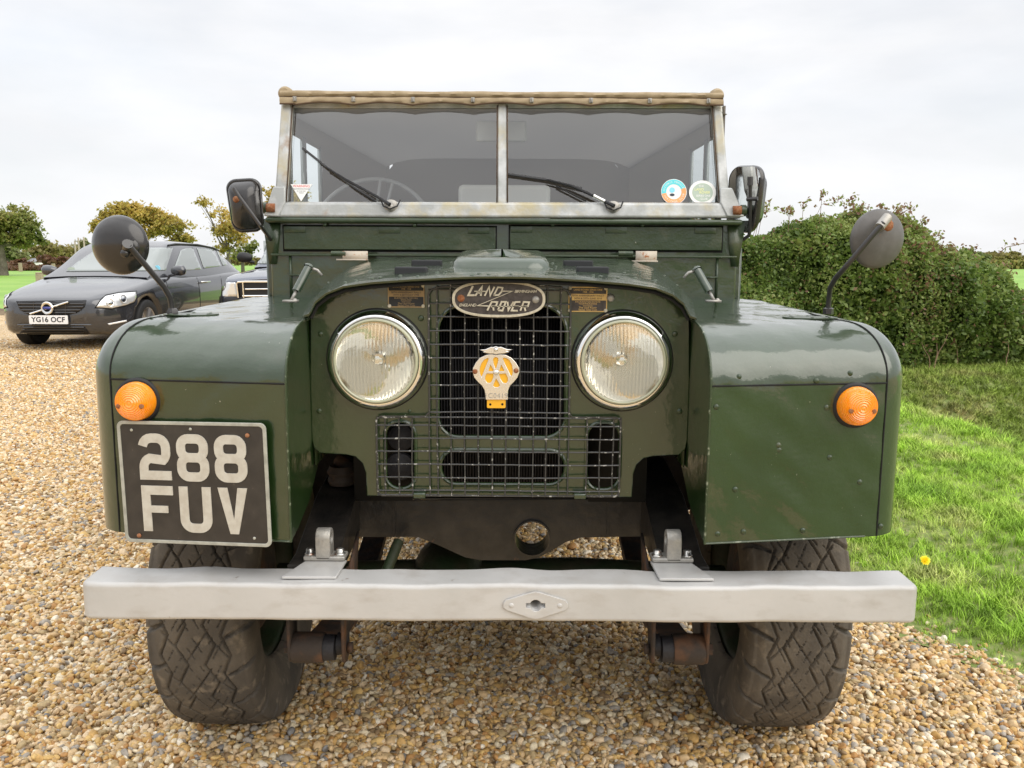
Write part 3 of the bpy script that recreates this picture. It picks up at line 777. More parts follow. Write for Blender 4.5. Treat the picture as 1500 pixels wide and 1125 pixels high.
# top hinge lugs with rusty bolts
def lug():
    b = MB(); x, z = S(1082, 309, 2.585)
    b.prism([(x-.03, 2.591, z-.03), (x+.024, 2.591, z-.03), (x+.008, 2.591, 1.20), (x-.012, 2.591, 1.20)], (0, .04, 0))
    return b.me('lug')
lugs = both(lug, 'hinge_bracket', 'green_old')
def lugbolt():
    x, z = S(1083, 308, 2.57); b = MB(); b.tube([(x-.018, 2.575, z), (x+.006, 2.575, z)], .0145, 6); return b.me('b')
both(lugbolt, 'rusty_bolt', 'rust', lugs)
def lugknob():
    x, z = S(1083, 308, 2.57); b = MB(); b.tube([(x+.008, 2.585, z), (x+.022, 2.585, z), (x+.026, 2.585, z)], [.017, .017, .011], 14); return b.me('b')
both(lugknob, 'pivot_knob', 'green_old', lugs)

# ---------------- windscreen
YW0, YW1 = 2.595, 2.665
zW0, zW1 = S(736, 319, YW0)[1], S(736, 140, YW1)[1]
def yw(z): return YW0+(YW1-YW0)*(z-zW0)/(zW1-zW0)
def W_(u, v, dy=0):
    Y = 2.62
    for _ in range(4): x, z = S(u, v, Y); Y = yw(z)
    return Vector((x, Y+dy, z))
def wprism(pts, t, dy=0): return MB().prism([W_(u, v, dy) for u, v in pts], (0, t, 0))
b = wprism([(391, 319), (1085, 320), (1078, 303), (1066, 297), (410, 296), (398, 302)], .035, -.02)
WS = b.build('windscreen_frame', 'galvanised', CAR, bevel=.009, seg=3)
WS['label'] = 'weathered galvanised windscreen frame'
for s, pp in ((-1, [(405, 277), (421, 297), (430, 152), (414, 148)]), (1, [(1066, 278), (1052, 297), (1042, 153), (1056, 149)])):
    w = wprism(pp, .035, -.016).build('side_pillar', 'galvanised', WS, bevel=.006)
for pp in ([(389, 317), (403, 274), (421, 274), (421, 297), (412, 318)], [(1088, 318), (1070, 276), (1052, 276), (1052, 297), (1062, 318)]):
    wprism(pp, .030, -.024).build('corner_gusset', 'galvanised', WS, bevel=.004)
wprism([(728.5, 299), (743, 299), (742.5, 152), (729, 152)], .03, -.016).build('centre_bar', 'galvanised', WS, bevel=.004)
wprism([(414, 158), (1056, 158), (1056, 136), (416, 135)], .03, -.008).build('top_rail', 'galvanised', WS)
b = MB()
for pp in ([(421.5, 296), (430.5, 156)], [(1051.5, 296), (1041.5, 156)], [(728, 297), (728.5, 156)], [(743.5, 297), (743, 156)]):
    b.tube([W_(*pp[0], -.017), W_(*pp[1], -.017)], .0018, 6)
b.tube([W_(421, 297.5, -.014), W_(728, 298, -.014)], .002, 6); b.tube([W_(744, 298, -.014), W_(1052, 298, -.014)], .002, 6)
b.build('glazing_rubber', 'canvas_edge', WS)
for pp in ([(423, 297), (729, 298), (729, 152), (431, 152)], [(742, 298), (1051, 298), (1042, 152), (742, 152)]):
    b = MB(); b.face([W_(u, v, .004) for u, v in pp]); b.build('windscreen_glass', 'window_glass', WS)
def wmat(u, v, dy=-.001):            # drawing matrix on the windscreen, one unit = 1 metre
    o = W_(u, v, dy); up = (W_(u, v-20)-W_(u, v)).normalized(); up.x = 0; up.normalize(); ex = Vector((1, 0, 0)); n = ex.cross(up)
    return Matrix(((1, up.x, n.x, o.x), (0, up.y, n.y, o.y), (0, up.z, n.z, o.z), (0, 0, 0, 1)))
k = 2.6/F
mt = wmat(441.5, 282)
TR = link(shape([[(-15.5*k, 12*k), (15.5*k, 12*k), (0, -13*k)]], .0006, mt), 'warning_sticker', 'white_vinyl', WS)
link(text('WARNING', 5*k, mt @ Matrix.Translation((0, 9*k, .0005)), .0001, bold=.0001), 'sticker_lettering', 'ink_red', TR)
link(join([text('NO SMOKING PLEASE', 2.4*k, mt @ Matrix.Translation((0, 5*k, .0005)), .0001), text('IN THIS CAR', 2.2*k, mt @ Matrix.Translation((0, 1.8*k, .0005)), .0001), text('THANK', 2*k, mt @ Matrix.Translation((0, -.8*k, .0005)), .0001)], 't'), 'sticker_lettering', 'ink_dark', TR)
mt = wmat(987, 281)
RS = link(shape([circle(0, 0, 18.5*k)], .0006, mt), 'round_sticker', 'white_vinyl', WS, label='round turquoise and orange sticker')
T1 = mt @ Matrix.Translation((0, 0, .0006))
def ringarc(r0, r1, a0, a1, n=24): return [(r1*cos(R(a0+(a1-a0)*i/n)), r1*sin(R(a0+(a1-a0)*i/n))) for i in range(n+1)]+[(r0*cos(R(a1-(a1-a0)*i/n)), r0*sin(R(a1-(a1-a0)*i/n))) for i in range(n+1)]
link(shape([ringarc(11*k, 17.7*k, 20, 190)], .0005, T1), 'coloured_arc', 'sticker_teal', RS); link(shape([ringarc(11*k, 17.7*k, 190, 380)], .0005, T1), 'coloured_arc', 'sticker_orange', RS)
link(shape([circle(-2.5*k, 2.5*k, 4*k)], .0005, T1), 'emblem', 'sticker_blue', RS); link(shape([circle(-2.5*k, -4.5*k, 3.6*k, 20, 2*k)], .0005, T1), 'emblem', 'ink_dark', RS)
def ringtext(s, r, a0, a1, sz, flip=False):
    o = []
    for i, ch in enumerate(s):
        if ch == ' ': continue
        a = a0+(a1-a0)*i/(len(s)-1); rot = a-90 if not flip else a+90
        o.append(text(ch, sz, T1 @ Matrix.Translation((r*cos(R(a)), r*sin(R(a)), .0004)) @ Matrix.Rotation(R(rot), 4, 'Z'), .0001))
    return o
link(join(ringtext('HISTORIC VEHICLE', 14.3*k, 172, 25, 3.6*k)+ringtext('HERITAGE CLUB', 14.3*k, 205, 345, 3.6*k, True), 't'), 'sticker_lettering', 'white_vinyl', RS)
mt = wmat(1029, 282); T1 = mt @ Matrix.Translation((0, 0, .0006))
RS2 = link(shape([circle(0, 0, 19.5*k, 40, 17.5*k)], .0006, mt), 'round_sticker', 'white_vinyl', WS, label='round white and green club sticker')
link(shape([circle(0, 0, 14.8*k, 40, 13.5*k)], .0005, T1), 'green_disc', 'sticker_green', RS2)
tt_ = lambda s, sz, x, y: text(s, sz*k, T1 @ Matrix.Translation((x*k, y*k, .0005)), .0001, bold=.0001)
link(join([tt_('THE', 4, -2, 9), tt_('SERIES ONE', 4, 1, -5), tt_('CLUB', 4, 2, -9.5)], 't'), 'sticker_lettering', 'white_vinyl', RS2)
for q_ in (tt_('LAND', 5, -5, 4.2), tt_('ROVER', 5, 3, -.2)): link(q_, 'sticker_lettering', 'sticker_yellow', RS2)

# wipers
def wiper(pv, path, blade, extra=None):
    p = W_(*pv, -.03); b = MB()
    b.lathe([(.024, .008), (.0245, .004), (.022, .001), (.012, -.001), (.010, -.010), (.006, -.018), (0, -.019)], p+Vector((0, .008, -.006)), (0, 1, 0), 24)
    w = b.build('wiper_motor', 'cast_metal', WS)
    b = MB(); b.tube([W_(pv[0]-14, pv[1]-8, -.026), W_(pv[0]-10, pv[1]+1, -.034), W_(pv[0], pv[1]+5, -.038), W_(pv[0]+10, pv[1]+1, -.034), W_(pv[0]+14, pv[1]-8, -.026)], .0025, 6)
    b.build('wire_clip', 'wiper_black', w)
    b = MB(); n = len(path); b.tube([W_(u, v, -.046 if i == 0 else -.026) for i, (u, v) in enumerate(path)], [.006]+[.0042]*(n-2)+[.0022], 8); a = b.build('wiper_arm', 'wiper_black', w)
    b = MB(); b.tube([W_(u, v, -.0065) for u, v in blade], .0034, 6); b.tube([W_(u, v+1.2, -.010) for u, v in blade], .0022, 6); b.build('wiper_blade', 'wiper_black', w)
    return w
wiper((574, 302), [(574, 301), (556, 290), (510, 265), (480, 246)], [(444, 217), (478, 244), (520, 275), (552, 296)])
w2 = wiper((897, 304), [(897, 303), (884, 296), (862, 285), (835, 273), (800, 264)], [(744, 255), (800, 263), (852, 276)])
MB().tube([W_(884, 296, -.030), W_(868, 288, -.030)], .0058, 10).build('chrome_sleeve', 'chrome', w2)
b = MB(); b.tube([W_(815, 273, -.012), W_(858, 295, -.012)], .003, 6); b.build('wiper_link', 'wiper_black', w2)

# ---------------- canvas hood
random.seed(9)
us = [414+(1056-414)*i/160 for i in range(161)]
studs = [436, 520.5, 606.5, 693, 778, 863.5, 948.5, 1033]
def scal(u):
    for a, c in zip(studs, studs[1:]):
        if a <= u <= c: t = (u-a)/(c-a); return 1.6-4.0*sin(pi*t)**.8
    return 0
def arch_(u): t = (u-736)/322; return 7*(1-t*t)*-.0+3.0*t*t*-.0
b = MB(); rows = []
for k_, (dv, dy) in enumerate(((135, .03), (133.6, -.01), (136, -.032), (140, -.036), (143.2, -.030), (144.0, -.027), (145, -.034), (150, -.036))):
    rows.append([W_(u, dv+(u-414)/642*3.2+.5*sin(u*.05+k_), dy+.0015*sin(u*.21+k_)) for u in us])
rows.append([W_(u, 154.5+scal(u)+(u-414)/642*2.0, -.033) for u in us])
rows.append([W_(u, 154.5+scal(u)+(u-414)/642*2.0, -.020) for u in us])
b.grid(rows); VL = b.build('canvas_valance', 'canvas', CAR, smooth=70)
b = MB(); b.tube([W_(u, 154.8+scal(u)+(u-414)/642*2.0, -.033) for u in us], .0026, 6); b.tube([W_(u, 143.9+(u-414)/642*3.2, -.029) for u in us], .0018, 5); b.build('bound_edge', 'canvas_edge', VL)
for u in studs:
    b = MB(); p = W_(u+.5, 148+(u-414)/642*3.2, -.040); b.box(p.x-.0055, p.x+.0055, p.y-.003, p.y+.004, p.z-.008, p.z+.006); b.tube([p+Vector((0, -.006, .005)), p+Vector((.002, -.006, -.008))], .0022, 6)
    b.build('turn_button', 'cast_metal', VL, bevel=.0015)
for (u, v) in ((419, 138), (1049, 141)):
    p = W_(u, v, .0); b = MB(); b.lathe([(0, -.030), (.014, -.026), (.021, -.012), (.022, .01), (.018, .05)], p, (0, 1, 0), 20); b.build('hood_corner', 'canvas', VL)
# shell of the hood (roof, sides with windows, back)
zr = W_(736, 136).z; zr0 = zr-.005
XSD = .662
b = MB(); n = 20
rows = []
for y in (2.64, 2.9, 3.3, 3.8, 4.3, 4.75):
    z_ = zr0-.004+.055*(y-2.64)/2.11; row = []
    for i in range(n+1):
        t = -1+2*i/n; row.append((t*(XSD+.004), y, z_-.05*abs(t)**8-.004))
    rows.append(row)
b.grid(rows)
HOOD = b.build('canvas_roof', 'canvas_shell', CAR)
def yz(pts, x): return Matrix(((0, 0, 1, x), (1, 0, 0, 0), (0, 1, 0, 0), (0, 0, 0, 1)))
for s in (1, -1):
    o = [(2.66, 1.25), (2.66, zr0-.03), (4.75, zr0+.025), (4.75, 1.05), (2.72, 1.05)]
    h1 = [(2.71, 1.315), (2.71, 1.600), (3.12, 1.600), (3.12, 1.315)]
    link(shape([o, h1], .006, yz(0, s*XSD)), 'hood_side', 'canvas_wall', CAR)
    b = MB(); b.face([(s*XSD, 2.70, 1.30), (s*XSD, 3.13, 1.30), (s*XSD, 3.13, 1.61), (s*XSD, 2.70, 1.61)]); b.build('side_window', 'side_glass', CAR)
    b = MB()
    for (y0, y1) in ((2.865, 2.90), (3.115, 3.135), (2.70, 2.712)): b.box(s*XSD-.006, s*XSD+.006, y0, y1, 1.30, 1.61)
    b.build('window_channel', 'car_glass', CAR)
bw = [[(-XSD, .95), (-XSD, zr0+.020), (-.60, zr0+.058), (.60, zr0+.058), (XSD, zr0+.020), (XSD, .95)]]
def slit(u, v, du, dv):
    x, z = S(u, v, 4.75); q = 4.75/F
    return [(x-du*q, z-dv*q), (x-du*q*.2-.006, z+dv*q*.1), (x+du*q, z+dv*q), (x+du*q*.2+.006, z-dv*q*.1)]
bw += [slit(573, 242, 2.6, 6), slit(903, 243, -4, 5)]
link(shape(bw, .006, XZ(4.75)), 'hood_back', 'canvas_wall', CAR)
# cab interior
b = MB(); b.box(-.66, .66, 2.66, 2.72, .8, 1.33); b.build('dashboard', 'interior', CAR, bevel=.01)
x, z = S(545, 352, 2.86)
b = MB(); b.tube([(x+.205*cos(t*2*pi/48), 2.86+.205*sin(t*2*pi/48)*.42, z+.205*sin(t*2*pi/48)) for t in range(48)], .0075, 8, closed=True)
b.tube([(x+.02, 2.86, z), (x+.035, 2.72, z-.02)], .018, 10); b.tube([(x, 2.86, z), (x+.02, 2.93, z+.20)], .005, 6); b.tube([(x+.02, 2.86, z), (x+.06, 2.93, z+.19)], .005, 6)
b.tube([(x, 2.86, z), (x+.16, 2.80, z-.13)], .005, 6); b.tube([(x, 2.86, z), (x-.16, 2.80, z-.13)], .005, 6); b.build('steering_wheel', 'steering_grey', CAR)
xa, z1 = S(671, 270, 2.95); xb, z2 = S(806, 310, 2.95)
b = MB(); b.box(xa, xb, 2.95, 3.03, z2-.3, z1); b.build('seat_back', 'seat_white', CAR, bevel=.015, label='white centre seat back')
for s in (-1, 1):
    b = MB(); b.box(min(s*.25, s*.62), max(s*.25, s*.62), 3.24, 3.32, 1.0, 1.29); b.build('seat_back', 'interior', CAR, bevel=.03)
xa, z1 = S(697, 176, 2.72); xb, z2 = S(771, 208, 2.72)
b = MB(); b.box(xa, xb, 2.72, 2.735, z2, z1); MR = b.build('rear_view_mirror', 'mirror_pale', CAR, bevel=.006)
# ---------------- rear body
b = MB(); b.box(-.76, .76, 3.62, 5.15, .62, 1.16); b.build('rear_tub', 'green_paint', CAR, bevel=.01)
for s in (1, -1):
    b = MB(); b.box(min(s*.70, s*.735), max(s*.70, s*.735), 2.66, 3.60, .62, 1.26); D = b.build('door', 'green_paint', CAR, bevel=.008)
b = MB(); b.box(-.69, .69, 2.62, 3.62, .62, .66); b.build('floor_pan', 'block_black', CAR)

# ---------------- bumper
ztp, zbt = .594, .518
b = MB(); b.box(-.812, .820, 1.58, 1.672, zbt, ztp)
bmesh.ops.recalc_face_normals(b.bm, faces=b.bm.faces[:])
vert = [e for e in b.bm.edges if abs(e.verts[0].co.z-e.verts[1].co.z) > .05 and e.verts[0].co.y < 1.6]
bmesh.ops.bevel(b.bm, geom=vert, offset=.018, segments=4, affect='EDGES', profile=.5)
horiz = [e for e in b.bm.edges if len(e.link_faces) == 2 and e.calc_face_angle(0) > .8 and abs(e.verts[0].co.z-e.verts[1].co.z) < .01]
bmesh.ops.bevel(b.bm, geom=horiz, offset=.009, segments=3, affect='EDGES', profile=.5)
for k_ in range(1, 64):
    bmesh.ops.bisect_plane(b.bm, geom=b.bm.verts[:]+b.bm.edges[:]+b.bm.faces[:], plane_co=(-.80+1.607*k_/64, 0, 0), plane_no=(1, 0, 0))
for v in b.bm.verts:
    x = v.co.x; v.co.z += (.0011*sin(x*9+1)+.0009*sin(x*23+2)+.0006*sin(x*51))*(1 if v.co.z > .56 else .5); v.co.y += .0012*sin(x*13+.5)+.0006*sin(x*37)
    if v.co.z > .585 and v.co.y > 1.65: v.co.z += .0014*sin(x*31+1)
me = b.me('bumper'); BP = link(me, 'bumper', 'silver_paint', CAR, smooth=50)
hx, hz = S(784.5, 889.5, 1.58); hz = (ztp+zbt)/2-.002
cut = bpy.data.objects.new('cut', shape([circle(hx, hz, .0115, 24)], .3, XZ(1.60))); COL.objects.link(cut); cut.location = BP.location; cut.parent = CAR
boolean(BP, cut); me = BP.data
cut = bpy.data.objects.new('cut', shape([rrect(hx-.0185, hx+.0185, hz-.0045, hz+.0045, .002)], .3, XZ(1.60))); COL.objects.link(cut); cut.location = BP.location; cut.parent = CAR
boolean(BP, cut)
dm = [(hx-.063, hz+.004), (hx-.058, hz+.011)]+[(hx-.012, hz+.0255), (hx, hz+.0285), (hx+.012, hz+.0255), (hx+.058, hz+.011), (hx+.063, hz+.004), (hx+.063, hz-.004), (hx+.056, hz-.010), (hx+.012, hz-.0255), (hx, hz-.028), (hx-.012, hz-.0255), (hx-.056, hz-.010), (hx-.063, hz-.004)]
hole = [(hx+.0115*cos(t), hz+.0115*sin(t)) for t in [R(a) for a in range(25, 156, 13)]]+[(hx-.0185, hz+.0045), (hx-.0185, hz-.0045)]+[(hx+.0115*cos(t), hz+.0115*sin(t)) for t in [R(a) for a in range(205, 336, 13)]]+[(hx+.0185, hz-.0045), (hx+.0185, hz+.0045)]
BP.modifiers.new('wn', 'WEIGHTED_NORMAL').keep_sharp = True
PLT = link(shape([dm, hole], .0045, XZ(1.5785), .0012), 'starting_handle_plate', 'silver_paint', BP)
b = MB()
for dx in (-.047, .047): b.dome((hx+dx, 1.577, hz), (0, -1, 0), .0055, .0025, 12)
b.build('rivet', 'silver_paint', PLT)
# bracket plates and lifting rings
def bracket():
    b = MB(); z = ztp+.0005
    b.prism([(.318, 1.604, z), (.425, 1.604, z), (.398, 1.70, z), (.315, 1.70, z)], (0, 0, .0055)); return b.me('b')
both(bracket, 'bumper_bracket', 'silver_paint', (BP, BP), bevel=.0015)
def ring_foot():
    b = MB(); z = ztp+.0065; b.box(.317, .403, 1.688, 1.728, z, z+.010); return b.me('b')
rf = both(ring_foot, 'lifting_ring', 'cast_metal', bevel=.003)
def ring_eye():
    z = ztp+.016; xc = .362; lp = [(1.688, z-.004), (1.728, z-.004)]+[(1.708+.020*cos(R(a)), z+.036+.020*sin(R(a))) for a in range(0, 181, 12)]
    m_ = shape([lp, circle(1.708, z+.034, .0105, 20)], .030, yz(0, xc), .002); return m_
both(ring_eye, 'ring_eye', 'cast_metal', rf)
def ring_bolts():
    b = MB(); z = ztp+.0165
    for x in (.330, .392): b.lathe([(.0115, 0), (.0115, .0025), (.0085, .0026), (.0085, .011), (.007, .0125), (0, .0125)], (x, 1.706, z), (0, 0, 1), 6)
    return b.me('b')
both(ring_bolts, 'bolt', 'bolt_metal', rf)

# ---------------- chassis
b = MB(); b.box(-.34, -.205, 1.93, 1.94, .66, 1.10); b.build('slot_dark_sheet', 'gap_black', CAR)  # added black sheets, only there to keep the grille's side slots dark
b = MB(); b.box(.205, .34, 1.93, 1.94, .66, 1.10); b.build('slot_dark_sheet', 'gap_black', CAR)
def rail():
    b = MB()
    prof = [(1.675, .545, .598), (1.74, .545, .600), (1.95, .565, .672), (2.2, .60, .70), (2.7, .54, .64), (5.1, .54, .64)]
    rows = [[(.338, y, z1), (.432, y, z1), (.432, y, z0), (.338, y, z0), (.338, y, z1)] for y, z0, z1 in prof]
    b.grid(rows); b.face(rows[0][:4]); return b.me('rail')
both(rail, 'chassis_rail', 'black_chassis', smooth=20, bevel=.003)
YX = 1.985
def X_(u, v): return S(u, v, YX)
cm = [X_(u, v) for u, v in ((521, 733), (943, 731), (943, 785), (851, 787), (830, 793), (792, 815), (770, 820), (705, 820), (682, 816), (640, 797), (612, 786), (521, 786))]
hc = X_(779.5, 787)
CM = link(shape([cm, circle(hc[0], hc[1], .0415, 32)], .006, XZ(YX)), 'crossmember', 'black_chassis', CAR)
b = MB(); b.lathe([(.0415, -.012), (.0445, -.012), (.0445, .075), (.0415, .075), (.0415, -.012)], (hc[0], YX, hc[1]), (0, 1, 0), 32)
a0, a1 = X_(521, 732), X_(943, 731); b.box(a0[0], a1[0], YX, YX+.09, a1[1]-.004, a1[1])
for u in (577, 891): q = X_(u, 740)[0]; b.box(q-.003, q+.003, YX-.006, YX+.08, X_(u, 785)[1], a1[1]-.004)
b.build('starting_handle_tube', 'black_chassis', CM)
x, z = X_(940, 731); MB().box(x-.012, x+.008, YX-.006, YX, z-.004, z+.001).build('rust_patch', 'rust', CM)
# gusset behind the right end with worn brown paint
# axle, differential, steering
b = MB(); b.tube([(-.60, 2.2, .365), (-.25, 2.2, .365), (.20, 2.2, .365), (.60, 2.2, .365)], [.040, .052, .060, .040], 20)
b.lathe([(0, -.15), (.05, -.145), (.075, -.10), (.095, -.02), (.095, .02), (.08, .10), (.04, .15), (0, .155)], (-.14, 2.2, .385), (0, 1, 0), 28)
AXL = b.build('front_axle', 'green_under', CAR)
p0 = S(584, 793, 1.93); p1 = S(564, 842, 1.86)
MB().tube([(p0[0], 1.93, p0[1]), (p1[0], 1.86, p1[1])], .0125, 14).build('steering_damper', 'green_under', CAR)
b = MB(); b.tube([(-.62, 2.02, .375), (.62, 2.02, .375)], .014, 12); b.build('track_rod', 'green_under', CAR)
def spring():
    b = MB(); nlf = 5
    for k_ in range(nlf):
        y0 = 1.74+.07*k_; y1 = 2.70-.07*k_
        rows = []
        for i in range(15):
            y = y0+(y1-y0)*i/14; z = .395-.075*(1-((y-2.2)/.5)**2)-.008*k_ + .02
            rows.append([(.362, y, z), (.428, y, z), (.428, y, z-.007), (.362, y, z-.007), (.362, y, z)])
        b.grid(rows); b.face(rows[0][:4])
    return b.me('spring')
SPR = both(spring, 'leaf_spring', 'rusty_metal')
by, bz2 = 1.725, S(457, 948, 1.725)[1]
def bush():
    b = MB(); b.lathe([(.026, 0), (.031, 0), (.0325, .004), (.0325, .062), (.031, .066), (.02, .066)], (.372, by, bz2), (1, 0, 0), 28)
    b.lathe([(.0, .066), (.013, .066), (.013, .082), (0, .082)], (.375, by, bz2), (1, 0, 0), 6); return b.me('b')
both(bush, 'spring_eye', 'rusty_metal', SPR)
def bush2():
    b = MB(); b.lathe([(.0, -.026), (.027, -.024), (.028, 0), (.0, .0)], (.372, by, bz2), (1, 0, 0), 24); b.lathe([(0, -.05), (.020, -.048), (.024, -.03), (.024, -.026)], (.372, by+.01, bz2+.004), (1, 0, 0), 20); return b.me('b')
both(bush2, 'spring_bush', 'block_black', SPR)
def shackle():
    b = MB()
    for x in (.324, .438):
        lp = [(by+.030*cos(R(a)), bz2+.030*sin(R(a))) for a in range(180, 361, 20)]+[(by+.045, .56), (by-.030, .56)]
        b.prism([(x, y, z) for y, z in lp], (.006, 0, 0))
    b.lathe([(.0, 0), (.012, 0), (.012, -.010), (0, -.010)], (.322, by, bz2), (1, 0, 0), 6)
    b.prism([(.322, by+.05, .555), (.322, by+.16, .60), (.322, by+.10, .45)], (.006, 0, 0)); return b.me('b')
both(shackle, 'spring_hanger', 'rusty_metal', smooth=30)

# ---------------- wheels
def tyre_arrays(seed):
    nc, Rt, hw = 920, .372, .108
    prof = []   # (x, r, nx, nr, tread)
    for i in range(97):
        x = -hw+2*hw*i/96; prof.append((x, Rt-.55*x*x-.9*max(0, abs(x)-.088)**1.25*1.5, 1.0))
    side = [(.1125, .350), (.1175, .335), (.1205, .318), (.1215, .300), (.1205, .28), (.116, .26), (.109, .24), (.101, .225), (.094, .214), (.088, .208), (.080, .206)]
    left = [(-x, r, 0) for x, r in side[::-1]]; right = [(x, r, 0) for x, r in side]
    L_ = left+prof+right; n = len(L_)
    X = np.array([p[0] for p in L_]); Rr = np.array([p[1] for p in L_])
    tx = np.gradient(X); tr = np.gradient(Rr); ln = np.hypot(tx, tr); NX, NR = -tr/ln, tx/ln
    A = np.linspace(0, 2*pi, nc, endpoint=False); s = (A*Rt)[:, None]; x = X[None, :]; r = Rr[None, :]
    p = 2*pi*Rt/46
    tri = lambda q: 2*np.abs(2*(q-np.floor(q+.5)))-1
    ph = s/p
    def groove(d, w): return np.clip(1.6*(1-(np.abs(d)/w)**4), 0, 1)
    g = np.zeros((nc, n))
    zc = .011
    wn = lambda a, b_, c_: .5+.5*np.sin(A[:, None]*a+x*b_+c_)*np.sin(A[:, None]*(a*.37)+1.7*c_)
    for x0, o in ((-.033, 0), (.031, .5)): g = np.maximum(g, groove(x-x0-.013*tri(ph*.5+o), .0028)*(.55+.45*wn(31, 40, 1)))
    for x0, o in ((-.070, .25), (.070, .75)): g = np.maximum(g, groove(x-x0-.010*tri(ph*.5+o), .0030)*(.6+.4*wn(23, 50, 2)))
    lat = lambda sh, sl: (ph*.5+sh+sl*x/(2*p))-np.round(ph*.5+sh+sl*x/(2*p))
    mid = np.abs(x) < .036; g = np.maximum(g, np.where(mid, groove(lat(.1, 1.5)*2*p, .0022)*np.clip(1.6*wn(19, 30, 3), 0, 1), 0))
    b1 = (x > .026) & (x < .076); g = np.maximum(g, np.where(b1, groove(lat(.6, -1.3)*2*p, .0024)*np.clip(1.8*wn(27, 20, 4), 0, 1), 0))
    b2 = (x < -.026) & (x > -.076); g = np.maximum(g, np.where(b2, groove(lat(.35, -1.3)*2*p, .0024)*np.clip(1.8*wn(21, 25, 5), 0, 1), 0))
    for x0, sg in ((-.050, 1), (.0, -1), (.050, 1)):
        sel = np.abs(x-x0) < .017; g = np.maximum(g, np.where(sel, .8*groove(((ph+.27*sg+1.9*sg*(x-x0)/p)-np.round(ph+.27*sg+1.9*sg*(x-x0)/p))*p, .0015)*(wn(47, 10, 6) > .35), 0))
    sh = (np.abs(x) > .068) & (r > .325); wd = .0045+.05*np.clip(np.abs(x)-.075, 0, .04)
    g2 = np.where(sh, groove((lat(.15, .5*1))*2*p, wd), 0)
    depth = .0105*g; depth = np.maximum(depth, .013*g2*np.clip((r-.322)/.02, 0, 1))
    lug = np.where((r > .325) & (np.abs(x) > .105), .003*(1-g2), 0)
    rr = r+NR[None, :]*(lug-depth); xx = x+NX[None, :]*(lug-depth)*np.ones_like(s)
    rngt = np.random.default_rng(seed); jit = rngt.normal(0, .00028, (nc, n))*(r > .325); rr = rr+jit
    y = rr*np.sin(A)[:, None]; z = rr*np.cos(A)[:, None]
    z = z+.372; z = np.where(z < .006, .006+(z-.006)*.15, z); xx = xx*(1+.05*np.clip((.12-z)/.12, 0, 1))
    V = np.stack([xx, y, z], -1).reshape(-1, 3)
    i = np.arange(nc)[:, None]; j = np.arange(n-1)[None, :]; i2 = (i+1) % nc
    Q = np.stack([(i*n+j), (i2*n+j), (i2*n+j+1), (i*n+j+1)], -1).reshape(-1, 4)
    return V, Q[:, ::-1]
TV, TQ = tyre_arrays(2)
def wheel(x, y, name='wheel'):
    s = 1 if x > 0 else -1
    V = TV.copy(); V[:, 0] = V[:, 0]*s+x; V[:, 1] += y
    Q = TQ if s > 0 else TQ[:, ::-1]
    b = MB(); c = (x, y, .372)
    b.lathe([(.213, -.084), (.222, -.086), (.222, -.080), (.206, -.072), (.196, -.060), (.190, -.03), (.182, .02), (.19, .05), (.206, .072), (.222, .082)], c, (s, 0, 0), 56)
    b.lathe([(.184, .010), (.16, .03), (.11, .035), (.08, .02), (.04, .018), (.0, .018)], c, (s, 0, 0), 40)
    w = b.build(name, 'green_under', CAR, smooth=45)
    t = npmesh('tyre', V, quads=Q); t = link(t, 'tyre', 'tyre', w, smooth=0); t.data.polygons.foreach_set('use_smooth', np.ones(len(Q), bool))
    b = MB(); b.lathe([(0, -.07), (.06, -.07), (.14, -.045), (.145, .0), (.14, .01)], c, (s, 0, 0), 32); b.build('brake_drum', 'rusty_metal', w)
    return w
WXC = .692
for (x, y) in ((WXC, 2.2), (-WXC, 2.2), (WXC, 4.38), (-WXC, 4.38)): wheel(x, y)
b = MB(); b.tube([(-.6, 4.38, .365), (.6, 4.38, .365)], .05, 16); b.build('rear_axle', 'green_under', CAR)

# ---------------- mirrors
def dish(name, c, n, r, m, parent=CAR, tilt=None, depth=.030):
    b = MB(); b.lathe([(0, -depth), (r*.35, -depth*.95), (r*.7, -depth*.72), (r*.92, -depth*.36), (r, -.004), (r*1.02, .002), (r, .006), (r*.94, .006)], c, n, 48)
    o = b.build(name, m, parent, smooth=70)
    MB().lathe([(0, .004), (r*.96, .004)], c, n, 40).build('mirror_glass', 'chrome', o); return o
ym = 1.90
def T3(u, v, Y): x, z = S(u, v, Y); return Vector((x, Y, z))
c = T3(176, 359, 1.86); ML = dish('wing_mirror', c, (.10, 1, .03), .0625, 'black_plastic')
tag(ML, 'glossy black round wing mirror on the number plate side')
b = MB(); b.tube([T3(252, 458, 1.90), T3(251, 447, 1.90), T3(249, 436, 1.895), T3(240, 420, 1.88), T3(189, 360, 1.815)], .0062, 10); b.lathe([(.013, 0), (.013, .010), (.009, .016), (0, .016)], T3(253, 462, 1.90), (0, 0, 1), 6)
b.build('mirror_arm', 'black_rod', ML)
b = MB(); b.tube([T3(187, 357, 1.812), T3(185, 366, 1.83)], .011, 12); b.dome(T3(183, 371, 1.822), (0, -1, 0), .010, .008, 12); b.dome(T3(189, 362, 1.838), (.1, -1, 0), .022, .008, 20); b.build('mirror_clamp', 'black_plastic', ML)
c = T3(1285, 350, 1.87); MRr = dish('wing_mirror', c, (-.22, 1, .06), .0625, 'grey_plastic', depth=.022)
tag(MRr, 'faded grey round wing mirror on the hedge side')
